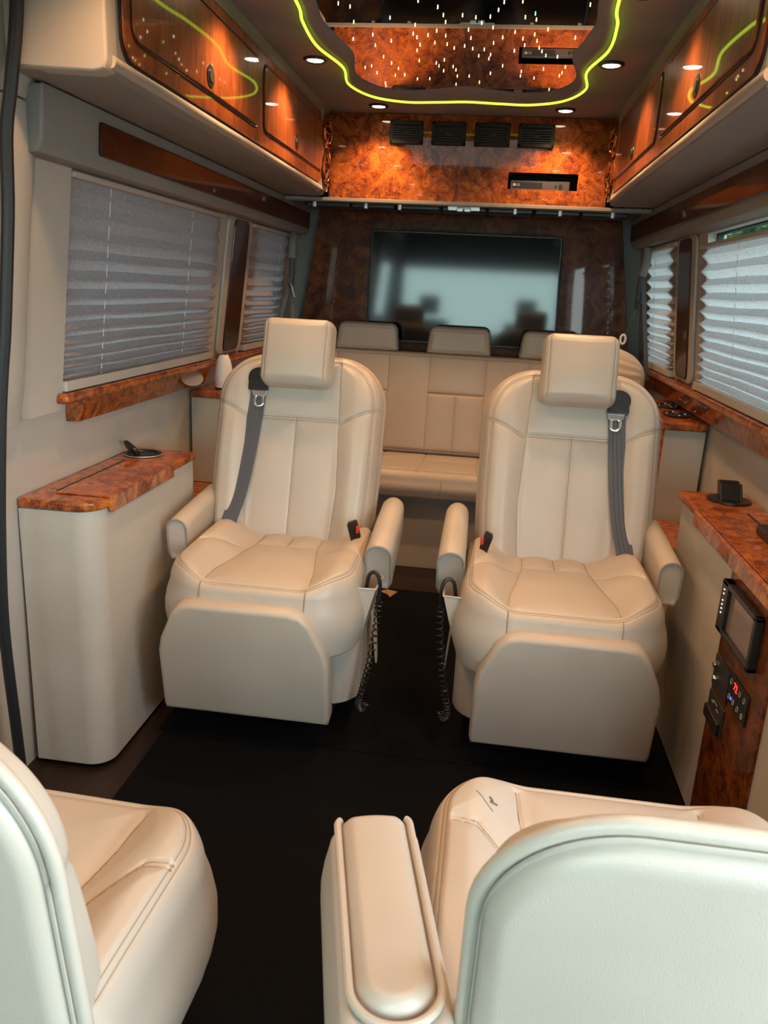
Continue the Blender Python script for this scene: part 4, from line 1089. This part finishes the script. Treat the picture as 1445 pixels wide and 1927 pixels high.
for (a, b) in ((-0.122, 0.151), (-0.585, -0.325), (0.36, 0.60)):
    g += [[(a, 0.305), (b, 0.305)], [(a, 0.300), (b, 0.300)], [((a + b) / 2, 0.0), ((a + b) / 2, 0.30)]]
sm = MB(); bb_ = pad(1.56, Hb, 0.055, 0.045, (0.03, 0.08, 0.08, 0.03), 0.035, g, 0.006, 0.028, (0.020,), None, 400, 150, fbb, wall=0.004, seams=sm)
sc_ = make('backrest', bb_, LEATHER, t, ang=180); make('stitching', sm, SEAM, sc_)
for xc in (-0.445, 0.010, 0.462):
    def fh(V): 
        k = 1 + 0.10 * (1 - V[:, 2] / 0.13); return np.stack([xc + V[:, 0] * k, 3.955 - V[:, 1] + V[:, 2] * 0.15, 0.972 + V[:, 2]], 1)
    make('headrest', pad(0.285, 0.128, 0.045, 0.035, (0.012, 0.030, 0.030, 0.012), 0.028, [], 0.0, 0.03, (0.016,), None, 70, 50, fh, wall=0.003), LEATHER, t, ang=180)

# ------------------------------------------------------------------ shoulder belts, ring, cushion, scrap
t = thing('shoulder_belt', 'black shoulder belt hanging from a grey sleeve by the rear left window', 'seat belt', (-0.80, 3.75, 0.9))
make('sleeve', tube(spline([(-0.805, 3.86, 1.488), (-0.800, 3.82, 1.45), (-0.795, 3.80, 1.38)], 6), 0.019, 12), SOFFIT, t)
make('strap', tube([(-0.795, 3.80, 1.385), (-0.797, 3.79, 1.27)], 0.012, 8), BELT, t)
def strap(p, q, w, par, nm='strap'):
    P = np.array([np.array(p) * (1 - u) + np.array(q) * u for u in np.linspace(0, 1, 6)]); T = P[-1] - P[0]; T /= np.linalg.norm(T)
    n = np.array([0.35, -0.93, 0]); n -= T * (n @ T); n /= np.linalg.norm(n); return make(nm, ribbon(P, n, np.cross(T, n), w, 0.002), BELT, par)
strap((-0.80, 3.78, 1.29), (-0.85, 3.70, 0.99), 0.018, t); strap((-0.795, 3.785, 1.27), (-0.765, 3.75, 0.98), 0.018, t)
make('tongue', MB().join(tube([(-0.795, 3.775, 1.27), (-0.782, 3.765, 1.235), (-0.772, 3.76, 1.205)], 0.006, 6)), CHROME, t)
make('stopper', box(-0.81, -0.785, 3.77, 3.79, 1.235, 1.27, r=0.006), BLACK, t)
t = thing('shoulder_belt', 'black shoulder belt hanging from a grey sleeve by the rear right window', 'seat belt', (0.82, 3.75, 0.9))
make('sleeve', tube(spline([(0.820, 3.80, 1.490), (0.818, 3.785, 1.45), (0.805, 3.78, 1.375)], 6), 0.019, 12), SOFFIT, t)
make('strap', tube([(0.805, 3.78, 1.38), (0.804, 3.775, 1.26)], 0.015, 8), BELT, t)
strap((0.812, 3.775, 1.36), (0.865, 3.66, 0.93), 0.020, t)
make('hook', tube([(0.800, 3.765, 1.265), (0.797, 3.76, 1.25), (0.798, 3.755, 1.235)], 0.010, 8), BLACK, t)
make('cord', tube([(0.797, 3.75, 1.235), (0.770, 3.71, 1.16), (0.745, 3.70, 1.10), (0.715, 3.66, 1.00)], 0.0025, 6), BLACK, t)
make('pull_ring', tube([(0.744 + 0.011 * math.cos(a), 3.690, 1.102 + 0.020 * math.sin(a)) for a in np.linspace(0, 2 * PI, 20, endpoint=False)], 0.005, 8, closed=True), WHITEP, t)
# ribbed cushion behind the right chair
nu, nv = 60, 90; V = []; F = []
for i in range(nu):
    for j in range(nv):
        u = (i / (nu - 1)) * PI; v = j / (nv) * 2 * PI
        x = 0.105 * math.copysign(abs(math.cos(u)) ** 0.8, math.cos(u)); rr_ = math.sin(u) ** 0.6
        rib = 0.0035 * math.sin(v * 22 + 1.5 * math.sin(u * 3)) * math.sin(u)
        z = (0.155 + rib) * rr_ * math.sin(v); y = (0.085 + rib) * rr_ * math.cos(v)
        V.append((0.738 + x * 1.0 + 0.25 * (0 - z) * -0.1, 3.60 + y, 0.90 + z * (1 - 0.25 * (x / 0.105))))
for i in range(nu - 1):
    for j in range(nv):
        jj = (j + 1) % nv; F.append((i * nv + j, (i + 1) * nv + j, (i + 1) * nv + jj, i * nv + jj))
o = make('cushion', MB().add(V, F), PILLOWM, ang=180); tag(o, 'ribbed beige cushion standing behind the right captain chair', 'cushion')
o = make('scrap', prism([(-.03, 0), (0.0, 0.012), (0.045, 0.004), (0.02, -0.03), (0.005, -0.015), (-0.02, -0.006)], 0.011, 0.013).map(lambda V: np.stack([-0.19 + V[:, 0], 3.15 + V[:, 1] * 2, V[:, 2]], 1)), CARD)
tag(o, 'small scrap of brown card on the floor behind the left captain chair', 'scrap')

# ------------------------------------------------------------------ cab seats (seen mirrored in the television)
for sx in (-1, 1):
    t = thing('cab_seat', 'grey cab seat in front of the frame, %s side' % ('left' if sx < 0 else 'right'), 'seat', (sx * 0.50, -0.55, 0))
    x = sx * .50
    make('base', box(x - .2, x + .2, -0.70, -0.40, 0, 0.32, r=0.02), BLACK_M, t)
    make('seat', box(x - .24, x + .24, -0.80, -0.36, 0.32, 0.44, r=0.05, seg=4), DKRAIL, t)
    make('backrest', box(x - .22, x + .22, -0.38, -0.28, 0.40, 0.98, r=0.045, seg=4), DKRAIL, t)
    make('headrest', box(x - .11, x + .11, -0.37, -0.28, 1.03, 1.22, r=0.04, seg=4), DKRAIL, t)
    make('post', MB().join(tube([(x - .05, -.33, 0.95), (x - .05, -.33, 1.06)], .006)).join(tube([(x + .05, -.33, 0.95), (x + .05, -.33, 1.06)], .006)), CHROME, t)

# ------------------------------------------------------------------ outside
gm, gnt, gb = base('asphalt', (0.12, 0.12, 0.12), 0.9); tcx, _ = noise_bump(gnt, gb, 60, 0.5, 0.01); vary(gnt, gb, tcx, (0.08, 0.08, 0.08), (0.16, 0.16, 0.155), 8)
struct('ground', box(-25, 25, -25, 25, -0.75, -0.6), gm)
lm, lnt, lb = base('leaf', (0.10, 0.22, 0.04), 0.5); tcl, _ = noise_bump(lnt, lb, 30, 0.2, 0.01); vary(lnt, lb, tcl, (0.03, 0.08, 0.02), (0.20, 0.33, 0.07), 2.5)
tm = base('bark', (0.10, 0.07, 0.05), 0.9)[0]
def tree(x, y, h, rad, label):
    t = thing('tree', label, 'tree', (x, y, -0.6))
    make('trunk', tube(spline([(x, y, -0.6), (x + .05, y, h * .3), (x - .05, y + .05, h * .7)], 5), np.linspace(0.12, 0.05, 11), 8), tm, t)
    N = 5200; V = np.zeros((N * 4, 3)); c = np.array([x, y, h * 0.58])
    d = rng.normal(size=(N, 3)); d /= np.linalg.norm(d, axis=1)[:, None]; p = c + d * (rng.uniform(0.3, 1, (N, 1)) ** 0.5) * np.array([rad, rad, h * 0.45])
    a = rng.normal(size=(N, 3)); a /= np.linalg.norm(a, axis=1)[:, None]; b = np.cross(a, rng.normal(size=(N, 3))); b /= np.linalg.norm(b, axis=1)[:, None]
    for k, (u, v) in enumerate(((-1, 0), (0, -.5), (1, 0), (0, .5))): V[k::4] = p + a * u * 0.10 + b * v * 0.10
    o = make('leaves', MB().add(V, np.arange(N * 4).reshape(N, 4)), lm, t, ang=None); o['kind'] = 'stuff'
o = struct('wall_light_block', box(-2.5, -2.3, -3, 9, -0.6, 5.5), base('light_block_render', (0.13, 0.12, 0.135), 0.9)[0])  # unseen wall added to keep daylight off the left blinds
tree(3.3, 5.6, 4.3, 1.5, 'leafy green tree outside the right windows, nearest to the van')
tree(3.6, 9.3, 4.6, 1.7, 'leafy green tree outside the right windows, middle one of the row')
tree(4.0, 13.4, 5.0, 1.9, 'leafy green tree outside the right windows, farthest from the van')
bpy.context.view_layer.update()
